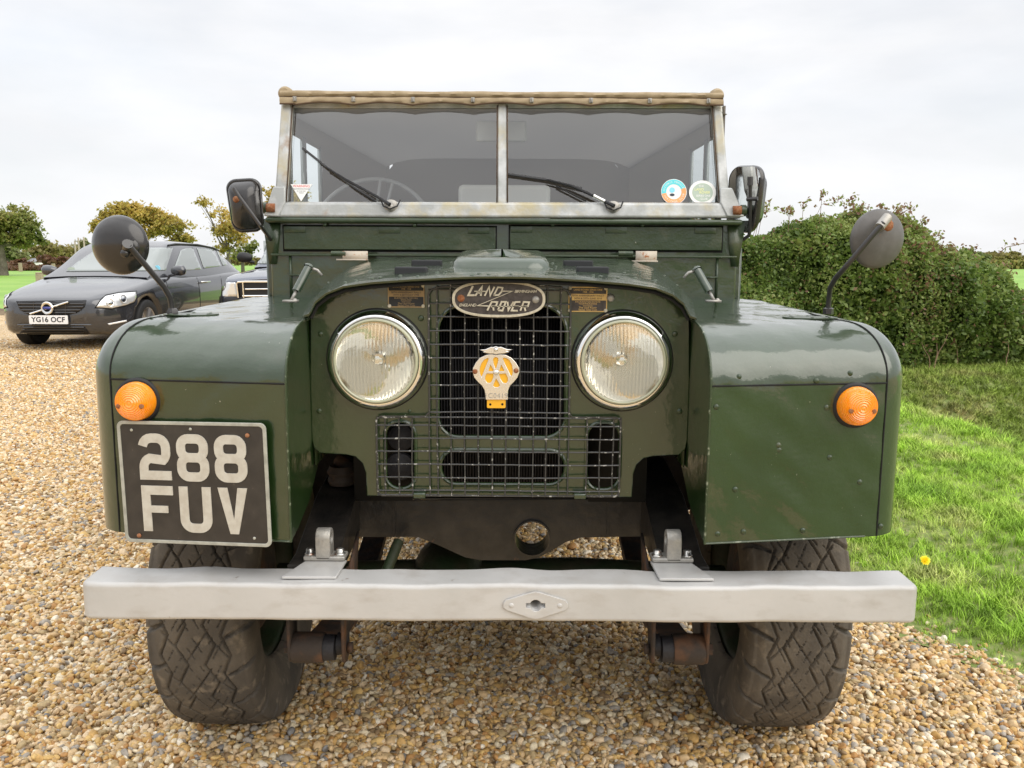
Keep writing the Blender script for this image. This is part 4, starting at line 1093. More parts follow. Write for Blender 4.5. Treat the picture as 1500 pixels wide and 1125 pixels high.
b = MB(); b.tube([T3(1213, 457, 1.90), T3(1214, 440, 1.90), T3(1216, 422, 1.885), T3(1224, 408, 1.86), T3(1250, 378, 1.815), T3(1294, 326, 1.812)], .0058, 10); b.lathe([(.0115, 0), (.0115, .012), (.009, .014), (0, .014)], T3(1213, 460, 1.90), (0, 0, 1), 6)
b.build('mirror_arm', 'black_rod', MRr)
MB().tube([T3(1288, 333, 1.814), T3(1300, 318, 1.830)], .0105, 12).build('mirror_clamp', 'cast_metal', MRr)
MB().dome(T3(1301, 330, 1.835), (.3, -1, 0), .013, .006, 9).build('rust_spot', 'rust', MRr)
# rectangular door mirrors
def rect_mirror(name, c, w, h, yaw, m):
    b = MB(); rows = []
    Mx = Matrix.Translation(c) @ Matrix.Rotation(yaw, 4, 'Z') @ Matrix.Rotation(R(-4), 4, 'Y')
    for k_, (f, dy) in enumerate(((1.0, .012), (1.04, .006), (1.03, -.004), (.97, -.008), (.93, -.007), (.9, -.010), (.78, -.030), (.5, -.042), (.02, -.045))):
        lp = rrect(-w/2*f, w/2*f, -h/2*f, h/2*f, min(w, h)*.30*f, 6); lp = [(x*(1-.12*(z < 0)*(-z/h*2)), z) for x, z in lp]
        rows.append([Mx @ Vector((x, dy, z)) for x, z in lp+lp[:1]])
    b.grid(rows); o = b.build(name, m, CAR, smooth=60)
    b = MB(); lp = rrect(-w/2, w/2, -h/2, h/2, min(w, h)*.28, 6); lp = [(x*(1-.12*(z < 0)*(-z/h*2)), z) for x, z in lp]; b.face([Mx @ Vector((x, .010, z)) for x, z in lp]); b.build('mirror_glass', 'chrome', o)
    return o
c = T3(360, 301, 2.52); D1 = rect_mirror('door_mirror', c, .096, .148, R(6), 'black_plastic')
b = MB(); b.tube([T3(343, 276, 2.462), T3(352, 290, 2.452), T3(380, 329, 2.455), T3(397, 352, 2.60)], .0055, 8); b.build('mirror_arm', 'black_rod', D1)
MB().dome(T3(346, 292, 2.476), (0, -1, 0), .010, .007, 9).build('rust_spot', 'rust', D1)
c = T3(1092, 292, 2.62); D2 = rect_mirror('door_mirror', c, .135, .19, R(118), 'black_plastic')
b = MB(); b.tube([T3(1078, 352, 2.61), T3(1090, 350, 2.60), T3(1097, 345, 2.59), T3(1099, 335, 2.58), T3(1099, 262, 2.56)], .0055, 8); b.tube([T3(1099, 272, 2.56), T3(1099, 259, 2.56)], .0085, 10); b.tube([T3(1094, 292, 2.57), T3(1110, 291, 2.55)], .006, 8)
b.build('mirror_arm', 'black_rod', D2)

# ================================================================== BACKGROUND CARS
def catmull(tab, y):
    ys = [t[0] for t in tab]
    if y <= ys[0]: return list(tab[0][1:])
    if y >= ys[-1]: return list(tab[-1][1:])
    i = max(k for k in range(len(ys)) if ys[k] <= y); i = min(i, len(ys)-2)
    t = (y-ys[i])/(ys[i+1]-ys[i]); out = []
    for c in range(1, len(tab[0])):
        p1, p2 = tab[i][c], tab[i+1][c]
        m1 = (p2-tab[i-1][c])/(ys[i+1]-ys[i-1])*(ys[i+1]-ys[i]) if i > 0 else (p2-p1)
        m2 = (tab[i+2][c]-p1)/(ys[i+2]-ys[i])*(ys[i+1]-ys[i]) if i+2 < len(tab) else (p2-p1)
        out.append((2*t**3-3*t**2+1)*p1+(t**3-2*t**2+t)*m1+(-2*t**3+3*t**2)*p2+(t**3-t**2)*m2)
    return out
CM_ = [Matrix.Identity(4), Matrix.Identity(4)]
def loft_car(tab, gh, loc, name, label, cat, group, paint, arches, wr, flare=.0, L=4.6, yaw=0):
    # tab: y, half width, bottom z, mid z, shoulder z, edge z, crown z ; gh: y, belt half width, belt z, roof half width, roof z, crown
    CM_[0] = Matrix.Translation(loc) @ Matrix.Rotation(-yaw, 4, 'Z'); CM_[1] = CM_[0].inverted()
    rt = root(name, loc, label, cat, group, off=(0, 0, 0), rot=(0, 0, -yaw)); ROOTOFF[rt.name] = Vector((0, 0, 0))
    b = MB(); rows = []; n = 90
    for i in range(n+1):
        t = i/n; y = L*(t**1.25)
        w, zb, zm, zs, ze, zc = catmull(tab, y)
        h = [(0, zb), (w*.6, zb), (w*.86, zb+.01), (w*.955, zb+.05), (w*.985, zb+.12), (w, zm), (w*.995, (zm+zs)/2), (w*.975, zs), (w*.93, ze-.005), (w*.86, ze+(zc-ze)*.30), (w*.7, ze+(zc-ze)*.62), (w*.4, zc-.006), (0, zc)]
        rows.append([Vector((x, y, z)) for x, z in h]+[Vector((-x, y, z)) for x, z in h[::-1][1:]])
    V = b.grid(rows)
    b.bm.faces.new(V[0][:-1][::-1]); b.bm.faces.new(V[-1][:-1]); bmesh.ops.remove_doubles(b.bm, verts=b.bm.verts[:], dist=.0005)
    bmesh.ops.triangulate(b.bm, faces=[f for f in b.bm.faces if len(f.verts) > 4])
    body = b.build('body', paint, rt, smooth=50)
    c = MB()
    for (yy, zz) in arches:
        for s in (1, -1): c.lathe([(0, 0), (wr+.055, 0), (wr+.055, .55), (0, .55)], (s*.62, yy, zz), (s, 0, 0), 36)
    cut = c.build('cut', 'gap_black', rt); boolean(body, cut)
    for q in body.data.polygons: q.use_smooth = True
    b = MB(); rows = []
    for i in range(61):
        y = gh[0][0]+(gh[-1][0]-gh[0][0])*i/60; wb, zb, wr_, zr, cr = catmull(gh, y)
        h = [(wb, zb-.03), (wb-.004, zb+.0), (wb+(wr_-wb)*.45, zb+(zr-zb)*.5), (wr_+.045, zr-.07*min(1, (zr-zb)*4)), (wr_+.01, zr-.025*min(1, (zr-zb)*4)), (wr_-.05, zr+.0), (wr_*.6, zr+cr*.7), (0, zr+cr)]
        rows.append([Vector((x, y, z)) for x, z in h]+[Vector((-x, y, z)) for x, z in h[::-1][1:]])
    b.grid(rows); b.face(rows[-1]); cabin = b.build('cabin', paint, rt, smooth=60)
    bpy.context.view_layer.update()
    bm = bmesh.new()
    for o in (body, cabin): bm.from_mesh(o.data)
    bm.transform(CM_[0]); tree = BVHTree.FromBMesh(bm); bm.free()
    return rt, body, cabin, tree
def patch(tree, poly, off, loc, name, m, parent, mir=False, step=3.0, sub=True, depth=None):
    # a piece cut to a measured outline and laid on the car's own surface
    pts = [Vector((p[0], p[1])) for p in poly]; dense = []
    for a, c in zip(pts, pts[1:]+pts[:1]):
        k = max(1, int((c-a).length/step))
        for i in range(k): dense.append(a.lerp(c, i/k))
    n = len(dense); inner = []
    x0, x1 = min(p.x for p in pts), max(p.x for p in pts); y0, y1 = min(p.y for p in pts), max(p.y for p in pts)
    def inside(q):
        r = False
        for a, c in zip(dense, dense[1:]+dense[:1]):
            if (a.y > q.y) != (c.y > q.y) and q.x < (c.x-a.x)*(q.y-a.y)/(c.y-a.y)+a.x: r = not r
        return r
    yy = y0+step*.5
    while yy < y1:
        xx = x0+step*.5
        while xx < x1:
            q = Vector((xx, yy))
            if inside(q) and min((q-d).length for d in dense) > step*.4: inner.append(q)
            xx += step
        yy += step
    vs, es, fs, *_ = geometry.delaunay_2d_cdt(dense+inner, [], [list(range(n))], 1, 1e-4)
    P3 = []; org = Vector((0, 0, H)); last = None; miss = []
    for i, v in enumerate(vs):
        d = ray(v.x, v.y).normalized(); hit = tree.ray_cast(org, d)
        if hit[0] is None: miss.append(i); P3.append(None)
        else:
            nn = hit[1]; nn = nn if nn.dot(d) < 0 else -nn
            P3.append(CM_[1] @ (hit[0]+nn*off))
    for i in miss:
        j = min((k for k in range(len(vs)) if P3[k] is not None and k not in miss), key=lambda k: (vs[k]-vs[i]).length, default=None)
        if j is None: return None
        P3[i] = P3[j].copy()
    b = MB(); bv = [b.bm.verts.new(p) for p in P3]
    for f in fs:
        try: b.bm.faces.new([bv[i] for i in f])
        except ValueError: pass
    me = b.bm; bmesh.ops.recalc_face_normals(me, faces=me.faces[:])
    m2 = bpy.data.meshes.new(name); me.to_mesh(m2); me.free()
    o = link(m2, name, m, parent, smooth=60)
    sol = o.modifiers.new('t', 'SOLIDIFY'); sol.thickness = .004; sol.offset = 0
    if mir:
        o2 = link(mirrored(m2), name, m, parent, smooth=60); s2 = o2.modifiers.new('t', 'SOLIDIFY'); s2.thickness = .004; s2.offset = 0
    return o
def car_wheel(rt, x, y, r, zc=None):
    s = 1 if x > 0 else -1; c = (x, y, r)
    w = MB().lathe([(r*.66, -.10), (r*.9, -.11), (r*.985, -.09), (r, -.06), (r, .06), (r*.985, .09), (r*.9, .108), (r*.66, .10)], c, (s, 0, 0), 40).build('wheel', 'rubber', rt)
    b = MB(); b.lathe([(r*.66, .095), (r*.62, .085), (r*.60, .02), (0, .02)], c, (s, 0, 0), 40)
    for k in range(5):
        for d in (-.16, .16):
            a = 2*pi*k/5+d; b.tube([Vector(c)+Vector((s*.07, .04*cos(a), .04*sin(a))), Vector(c)+Vector((s*.085, r*.62*cos(a-d*.3), r*.62*sin(a-d*.3)))], .018, 6)
    b.build('alloy_rim', 'alloy', w)
# --- grey estate
VL_ = P(73.5, 468, 11.3); VLOC = Vector((VL_.x, 11.3, 0))
tab = [(0.0, .50, .30, .42, .58, .64, .665), (.05, .62, .25, .42, .62, .675, .705), (.14, .71, .22, .43, .65, .70, .745), (.30, .81, .20, .45, .685, .735, .80), (.55, .88, .18, .47, .72, .785, .86), (.9, .92, .17, .50, .77, .85, .915), (1.35, .93, .17, .55, .83, .93, .985),
       (2.2, .932, .17, .58, .87, .955, .99), (3.4, .93, .18, .60, .90, .975, 1.0), (4.3, .925, .22, .62, .92, .985, 1.0), (4.72, .88, .30, .64, .93, .985, 1.0), (4.85, .80, .36, .64, .90, .95, .96)]
gh = [(1.18, .78, .93, .74, .955, .02), (1.5, .85, .95, .69, 1.12, .03), (2.0, .875, .96, .63, 1.40, .035), (2.35, .88, .965, .625, 1.465, .035), (3.1, .88, .975, .62, 1.475, .035), (3.85, .87, .985, .61, 1.445, .03), (4.3, .86, .99, .60, 1.37, .025), (4.58, .84, .995, .63, 1.19, .02), (4.75, .80, .99, .68, 1.02, .01)]
V, vb, vc, vt = loft_car(tab, gh, VLOC, 'parked_car', 'dark grey estate car parked on the gravel at the left, white number plate in front', 'car', 'cars parked behind on the gravel', 'grey_car_paint', [(.90, .33), (3.75, .33)], .325, L=4.85, yaw=R(3))
for x in (.80, -.80):
    for y in (.90, 3.75): car_wheel(V, x, y, .325)
pt = lambda poly, off, nm, m, mir=False, **k: patch(vt, poly, off, VLOC, nm, m, V, mir, **k)
WSX = [(97, 398), (112, 385), (136, 369), (150, 362.5), (253, 363), (249, 376), (242, 396.5)]
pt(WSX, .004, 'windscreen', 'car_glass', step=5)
side = [((255, 392), (264, 367.5), (270, 364), (282, 363), (295, 394.5), (257, 397), 'w'), ((288, 363.5), (312, 365), (323.5, 389.5), (298.5, 393.5), 'w'), ((316, 365.5), (321, 367), (333, 387.7), (326.5, 389.5), 'w'), ((324, 368.5), (333, 370), (341, 375), (347, 384), (336, 387.3), 'w')]
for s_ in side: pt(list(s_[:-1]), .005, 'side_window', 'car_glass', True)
pt([(138, 451.5), (147, 438.5), (155, 432), (173, 428.2), (200.5, 426), (200.5, 437), (197, 443.5), (185, 448.2), (164, 453.3)], .003, 'lamp_surround', 'gap_black', True, step=3)
pt([(141, 450), (148, 440), (155, 434), (173, 430), (199, 427.8), (199, 436), (196, 442), (185, 446.5), (164, 451.5)], .006, 'headlight', 'car_lamp', True, step=3)
g_ = pt([(24, 441.5), (126.7, 440), (124, 450), (115, 457), (101, 461.5), (43, 461.5), (30, 454)], .006, 'radiator_grille', 'car_black', step=4)
pt([(29, 487.5), (36, 478), (122, 477), (131, 487), (128, 489.5), (30, 489.5)], .006, 'lower_intake', 'car_black', step=4)
pt([(17, 490), (60, 496), (120, 496), (205, 488), (203, 491), (120, 499.5), (60, 499), (20, 494)], .006, 'lower_lip', 'car_black', step=4)
pt([(157, 474), (185, 468.5), (185, 471), (160, 476)], .006, 'running_light', 'car_white', True, step=3)
def onv(u, v, off=.02):
    d = ray(u, v).normalized(); h = vt.ray_cast(Vector((0, 0, H)), d)
    p = h[0] if h[0] else P(u, v, 11.35); return CM_[1] @ p-Vector((0, off, 0))
b = MB()
for v0, v1, ua, ub in ((445, 445, 27, 124), (449.5, 449.5, 28, 123), (454, 454, 31, 119), (458, 458, 36, 112)):
    b.tube([onv(ua+(ub-ua)*i/12, v0, .012) for i in range(13)], .009, 5)
for u in (50, 97): b.tube([onv(u, 442, .012), onv(u, 461, .012)], .006, 5)
b.build('grille_bar', 'black_plastic', g_)
b = MB(); b.tube([onv(46, 459.5, .03), onv(102, 442, .03)], .012, 6); c = onv(71.5, 451, .035)
b.lathe([(.052, -.012), (.060, -.016), (.076, -.016), (.084, -.008), (.084, .01), (.052, .01)], c, (0, 1, 0), 32)
e_ = b.build('round_emblem', 'chrome', g_)
MB().box(c.x-.055, c.x+.055, c.y-.02, c.y-.01, c.z-.017, c.z+.017).build('emblem_band', 'car_blue', e_)
pc = onv(73.4, 468, .035); yp = pc.y
NPV = link(shape([rrect(pc.x-.262, pc.x+.262, pc.z-.057, pc.z+.057, .01)], .012, XZ(yp)), 'number_plate', 'car_white', V)
link(text('YG16 OCF', .094, XZ(yp-.008) @ Matrix.Translation((pc.x, pc.z-.002, 0)), .001, bold=.0015, spacing=1.06), 'plate_characters', 'gap_black', NPV)
def door_mirror(rt, x, y, z, m):
    b = MB(); s = 1 if x > 0 else -1
    b.lathe([(0, -.115), (.05, -.10), (.075, -.04), (.08, .03), (.068, .09), (.03, .115), (0, .12)], (x, y, z), (s, -.25, .05), 24)
    for v in b.bm.verts: v.co.y = y+(v.co.y-y)*.8
    b.tube([(x-s*.14, y+.02, z-.075), (x-s*.02, y, z-.05)], .022, 8); return b.build('door_mirror', m, rt)
door_mirror(V, 1.0, 1.72, 1.045, 'grey_car_paint'); door_mirror(V, -1.0, 1.72, 1.045, 'grey_car_paint')
b = MB(); h0, h1 = onv(293, 413), onv(306, 412)
for s in (1, -1): b.tube([Vector((s*(h0.x+.03), h0.y, h0.z)), Vector((s*(h0.x+.045), (h0.y+h1.y)/2, h0.z)), Vector((s*(h1.x+.03), h1.y, h0.z))], .012, 6)
b.build('door_handle', 'chrome', V)
for s in (1, -1): MB().tube([(s*.642, 2.2, 1.425), (s*.642, 2.45, 1.45), (s*.636, 3.3, 1.455), (s*.624, 4.0, 1.41), (s*.62, 4.25, 1.365)], .015, 8).build('roof_rail', 'car_black', V)
for vv, rr_ in ((479.5, .009), (483, .009), (486.5, .009)): MB().tube([onv(34+(124-34)*i/12, vv, .012) for i in range(13)], rr_, 5).build('intake_bar', 'black_plastic', V)
MB().tube([onv(26+(134-26)*i/14, 476.0-.4*sin(pi*i/14), .006) for i in range(15)], .010, 6).build('intake_trim', 'grey_car_paint', V)
def onn(u, v):
    d = ray(u, v).normalized(); h = vt.ray_cast(Vector((0, 0, H)), d); n_ = h[1] if h[1].dot(d) < 0 else -h[1]
    return CM_[1] @ h[0], CM_[1].to_3x3() @ n_
for (u, v, r_) in ((161, 443.5, .050), (180, 438, .055)):
    p_, n_ = onn(u, v)
    for s in (1, -1):
        b = MB(); b.lathe([(r_*1.12, .010), (r_, .013), (r_*.8, .010)], (p_.x*s, p_.y, p_.z), (n_.x*s, n_.y, n_.z), 24); b.build('lamp_bezel', 'dull_chrome', V)
        b = MB(); b.lathe([(r_*.8, .0105), (r_*.5, .014), (0, .017)], (p_.x*s, p_.y, p_.z), (n_.x*s, n_.y, n_.z), 24); b.build('lamp_unit', 'chrome', V)
b = MB(); c = onv(231, 393, .0)
link(shape([circle(c.x, c.z, .045, 12)], .004, XZ(c.y-.01)), 'windscreen_sticker', 'sticker_blue', V)
c = onv(105, 395, .0); link(shape([circle(c.x, c.z, .06, 12, .04)], .004, XZ(c.y-.01)), 'windscreen_sticker', 'sticker_green', V)
# door shut lines
for s in (1, -1):
    b = MB()
    for yy in (1.52, 2.62, 3.55):
        pts = []
        for k in range(12):
            w, zb, zm, zs, ze, zc = catmull(tab, yy); z = .30+.62*k/11; q = [(zb+.12, w*.985), (zm, w), ((zm+zs)/2, w*.995), (zs, w*.975), (ze, w*.93)]
            x = np.interp(z, [a for a, _ in q], [c for _, c in q]); pts.append((s*(x+.001), yy+(.1 if yy > 3 and z > .6 else 0)*(z-.6), z))
        b.tube(pts, .004, 5)
    b.build('door_gap', 'gap_black', V)
# --- dark blue four-wheel drive
EL = 11.5; ex0 = P(319, 424, EL).x; ELOC = Vector((ex0+.90, EL, 0))
tab2 = [(0.0, .80, .42, .62, .80, .90, .955), (.06, .86, .40, .62, .82, .93, .99), (.2, .90, .38, .62, .84, .965, 1.02), (.5, .915, .36, .64, .88, 1.0, 1.06), (1.2, .92, .34, .66, .92, 1.04, 1.11), (1.6, .92, .34, .68, .95, 1.06, 1.12), (4.0, .92, .36, .70, .97, 1.07, 1.12), (4.7, .88, .42, .70, .95, 1.05, 1.10)]
gh2 = [(1.35, .82, 1.05, .76, 1.10, .01), (1.7, .85, 1.06, .73, 1.33, .02), (2.15, .86, 1.07, .70, 1.60, .02), (2.5, .86, 1.07, .69, 1.66, .02), (4.0, .86, 1.07, .69, 1.66, .02), (4.6, .84, 1.07, .68, 1.60, .01)]
E, eb, ec, et = loft_car(tab2, gh2, ELOC, 'parked_car', 'dark blue four-wheel drive with a chrome grille, parked between the grey estate and the green car', 'car', 'cars parked behind on the gravel', 'blue_car_paint', [(.95, .38), (3.7, .38)], .37, L=4.7)
for x in (.78, -.78):
    for y in (.95, 3.7): car_wheel(E, x, y, .37)
pe = lambda poly, off, nm, m, mir=False, **k: patch(et, poly, off, ELOC, nm, m, E, mir, **k)
pe([(319.5, 414.5), (345, 413.8), (348, 434.5), (319.5, 434)], .008, 'headlight', 'car_lamp', True, step=3)
pe([(318.4, 436), (397, 434), (397, 462), (319, 462)], .010, 'bumper_skirt', 'car_black', True, step=5)
g2 = pe([(347, 413), (400, 413), (430, 413), (430, 436), (352, 436)], .006, 'radiator_grille', 'car_black', True, step=4)
def one(u, v, off=.02):
    d = ray(u, v).normalized(); h = et.ray_cast(Vector((0, 0, H)), d)
    p = h[0] if h[0] else P(u, v, EL); return CM_[1] @ p-Vector((0, off, 0))
b = MB(); q = [one(350, 436), one(347.6, 416), one(349, 413.5), one(360, 412.8), one(430, 412.8)]
b.tube(q, .016, 6); b.tube([one(358, 436), one(356.5, 414)], .014, 6); b.tube([one(430, 433), one(356, 433.5)], .012, 6); b.tube([one(360, 423.5), one(430, 423)], .010, 6)
b.mirror(); cg = b.build('chrome_surround', 'chrome', g2)
MB().lathe([(0, -.02), (.05, -.018), (.07, 0), (.07, .02)], (0, one(396, 427).y-.02, one(396, 427).z), (0, 1, 0), 24).build('oval_emblem', 'chrome', g2)
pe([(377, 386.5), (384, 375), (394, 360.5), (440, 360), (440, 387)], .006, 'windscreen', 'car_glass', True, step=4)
door_mirror(E, 1.06, 1.75, 1.24, 'car_black'); door_mirror(E, -1.06, 1.75, 1.24, 'car_black')
b = MB()
for s in (1, -1): b.box(min(s*.84, s*.865), max(s*.84, s*.865), 2.1, 4.3, 1.12, 1.5)
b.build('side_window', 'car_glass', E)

# ================================================================== GROUND
def smooth(a, b_, x): t = np.clip((x-a)/(b_-a), 0, 1); return t*t*(3-2*t)
def gz_np(X, Y):
    dit = smooth(3.1, 3.75, X)*(1-smooth(7.0, 8.4, Y-.30*(X-3.9)))
    bank = .05*smooth(1.5, 2.6, X)
    return -.42*dit+bank*(1-dit)*(Y < 40)
def ground_h(x, y): return float(gz_np(np.array([x]), np.array([y]))[0])
EDGE = [(-5, 1.75), (1.9, 1.62), (2.1, 1.50), (2.33, 1.42), (2.5, 1.36), (2.65, 1.25), (2.8, 1.17), (3.2, 1.14), (4, 1.25), (5, 1.35), (6.5, 1.45), (9, 1.6), (14, 1.8), (19, 2.0)]
def edge_x(Y): return np.interp(Y, [e[0] for e in EDGE], [e[1] for e in EDGE])
# materials for the ground sheets
m, nt, b = nodes('gravel_ground'); L = nt.links.new
tc = N(nt, 'ShaderNodeTexCoord')
def vor(scale): v = N(nt, 'ShaderNodeTexVoronoi', ins={'Scale': scale}); L(tc.outputs['Object'], v.inputs['Vector']); return v
v1 = vor(62); sep = N(nt, 'ShaderNodeSeparateColor'); L(v1.outputs['Color'], sep.inputs[0])
def palette(nt, fac):
    cols = [(0, (.57, .40, .21)), (.18, (.67, .51, .32)), (.31, (.52, .32, .11)), (.43, (.42, .31, .16)), (.54, (.40, .21, .07)), (.61, (.72, .61, .42)), (.72, (.26, .17, .085)), (.79, (.60, .40, .15)), (.88, (.34, .30, .25)), (.945, (.78, .70, .56)), (.98, (.22, .21, .20)), (1, (.22, .21, .20))]
    r = ramp(nt, cols, 'CONSTANT'); nt.links.new(fac, r.inputs[0]); return r.outputs[0]
pc_ = palette(nt, sep.outputs[0])
sh = N(nt, 'ShaderNodeMapRange', ins={'From Min': .0, 'From Max': .75, 'To Min': 1.0, 'To Max': .45}); L(v1.outputs['Distance'], sh.inputs[0])
ns = N(nt, 'ShaderNodeTexNoise', ins={'Scale': .9, 'Detail': 4}); L(tc.outputs['Object'], ns.inputs['Vector'])
nm = N(nt, 'ShaderNodeMapRange', ins={'From Min': .3, 'From Max': .7, 'To Min': .88, 'To Max': 1.08}); L(ns.outputs[0], nm.inputs[0])
mm = N(nt, 'ShaderNodeMix', data_type='RGBA', blend_type='MULTIPLY'); mm.inputs[0].default_value = 1; L(pc_, mm.inputs[6]); L(nm.outputs[0], mm.inputs[7])
L(mm.outputs[2], b.inputs['Base Color']); b.inputs['Roughness'].default_value = .8
bpn = N(nt, 'ShaderNodeBump', invert=True, ins={'Strength': 1.0, 'Distance': .012}); L(v1.outputs['Distance'], bpn.inputs['Height']); L(bpn.outputs[0], b.inputs['Normal'])
m, nt, b = nodes('pebble'); oi = N(nt, 'ShaderNodeObjectInfo'); pc_ = palette(nt, oi.outputs['Random'])
tc = N(nt, 'ShaderNodeTexCoord'); ns = N(nt, 'ShaderNodeTexNoise', ins={'Scale': 1.6, 'Detail': 3}); nt.links.new(tc.outputs['Object'], ns.inputs['Vector'])
nm = N(nt, 'ShaderNodeMapRange', ins={'From Min': .3, 'From Max': .7, 'To Min': .72, 'To Max': 1.15}); nt.links.new(ns.outputs[0], nm.inputs[0])
mm = N(nt, 'ShaderNodeMix', data_type='RGBA', blend_type='MULTIPLY'); mm.inputs[0].default_value = 1; nt.links.new(pc_, mm.inputs[6]); nt.links.new(nm.outputs[0], mm.inputs[7])
nt.links.new(mm.outputs[2], b.inputs['Base Color']); b.inputs['Roughness'].default_value = .62; b.inputs['Specular IOR Level'].default_value = .35
def grass_mat(name, a, c, d, scale, obj=False):
    m, nt, b = nodes(name); L = nt.links.new
    tc = N(nt, 'ShaderNodeTexCoord'); ge = N(nt, 'ShaderNodeNewGeometry')
    n1 = N(nt, 'ShaderNodeTexNoise', ins={'Scale': scale, 'Detail': 7, 'Roughness': .65}); L(ge.outputs['Position'], n1.inputs['Vector'])
    r = ramp(nt, [(.30, a), (.5, c), (.68, d)])
    L(n1.outputs[0], r.inputs[0]); out = r.outputs[0]
    if obj:
        oi = N(nt, 'ShaderNodeObjectInfo'); mr = N(nt, 'ShaderNodeMapRange', ins={'To Min': .42, 'To Max': 1.45}); L(oi.outputs['Random'], mr.inputs[0])
        mm = N(nt, 'ShaderNodeMix', data_type='RGBA', blend_type='MULTIPLY'); mm.inputs[0].default_value = 1; L(out, mm.inputs[6]); L(mr.outputs[0], mm.inputs[7]); out = mm.outputs[2]
    else:
        n2 = N(nt, 'ShaderNodeTexNoise', ins={'Scale': 6, 'Detail': 6}); L(ge.outputs['Position'], n2.inputs['Vector']); bp = N(nt, 'ShaderNodeBump', ins={'Strength': .6, 'Distance': .05}); L(n2.outputs[0], bp.inputs['Height']); L(bp.outputs[0], b.inputs['Normal'])
    L(out, b.inputs['Base Color']); b.inputs['Roughness'].default_value = .6; b.inputs['Specular IOR Level'].default_value = .25
    if obj: b.inputs['Subsurface Weight'].default_value = 0; 
    return m
grass_mat('field_grass', (.14, .27, .035), (.20, .36, .05), (.27, .40, .08), .25)
grass_mat('verge_soil', (.09, .13, .03), (.17, .22, .05), (.26, .23, .11), 28)
grass_mat('grass_blade', (.18, .34, .03), (.35, .54, .06), (.60, .56, .24), 2.0, True)
grass_mat('grass_shaded', (.14, .20, .035), (.23, .31, .05), (.34, .30, .12), 1.6, True)  # darker copy of the blade colours, the ditch's shade put into them
mat('earth', (.12, .085, .05), .95, col2=(.20, .15, .09), vs=3, bump=(5, .8, .05))
# ground sheets
xs = np.concatenate([np.linspace(-900, -30, 16), np.linspace(-26, 1, 30), np.linspace(1.2, 8, 60), np.linspace(9, 30, 14), np.linspace(60, 900, 14)])
ys = np.concatenate([[-300, -80, -25], np.linspace(-12, 1, 8), np.linspace(1.3, 14, 80), np.linspace(15, 60, 20), np.linspace(90, 1500, 16)])
XX, YY = np.meshgrid(xs, ys, indexing='ij'); ZZ = gz_np(XX, YY)
nx, ny = XX.shape; V_ = np.stack([XX, YY, ZZ], -1).reshape(-1, 3)
i = np.arange(nx-1)[:, None]; j = np.arange(ny-1)[None, :]; Q_ = np.stack([i*ny+j, (i+1)*ny+j, (i+1)*ny+j+1, i*ny+j+1], -1).reshape(-1, 4)
gd = link(npmesh('ground', V_, quads=Q_), 'ground', 'gravel_ground', None, smooth=180); tag(gd, kind='structure')
# grass ground: verge on the right, field beyond the drive on the left and right
def sheet(name, X, Y, dz, m):
    nx, ny = X.shape; V_ = np.stack([X, Y, gz_np(X, Y)+dz], -1).reshape(-1, 3)
    i = np.arange(nx-1)[:, None]; j = np.arange(ny-1)[None, :]; Q_ = np.stack([i*ny+j, (i+1)*ny+j, (i+1)*ny+j+1, i*ny+j+1], -1).reshape(-1, 4)
    o = link(npmesh(name, V_, quads=Q_), name, m, None, smooth=180); tag(o, kind='structure'); return o
yy = np.concatenate([[-60, -20, -5, 0], np.linspace(1, 14, 120), [16, 19]]); tt = np.concatenate([np.linspace(0, .12, 10), np.linspace(.125, .5, 60), np.linspace(.52, 1, 12)])
YY = np.repeat(yy[None, :], len(tt), 0); wob = .03*np.sin(YY*9)+.02*np.sin(YY*23)
XX = (edge_x(YY)+wob)+(12-edge_x(YY))*tt[:, None]
sheet('terrain', XX, YY, .006, 'verge_soil')
yy = np.array([19, 21, 26, 35, 50, 90, 200, 600, 1500.]); xx = np.array([-900, -300, -100, -40, -10, 10, 40, 100, 300, 900.])
XX, YY = np.meshgrid(xx, yy, indexing='ij'); sheet('field', XX, YY, .03, 'field_grass')
yy = np.array([4, 8, 12, 19.]); xx = np.array([11.99, 20, 60, 300.]); XX, YY = np.meshgrid(xx, yy, indexing='ij'); sheet('field', XX, YY, .008, 'field_grass')
b = MB(); rows = []
for k in range(60):
    x = -40+40*k/59; rows.append([(x, 18.6, .0), (x, 18.8, .07+.03*sin(k*1.7)), (x, 19.1, .11+.03*sin(k*2.3)), (x, 19.6, .03)])
b.grid(rows); tag(b.build('ground', 'earth', None, smooth=180), kind='structure')

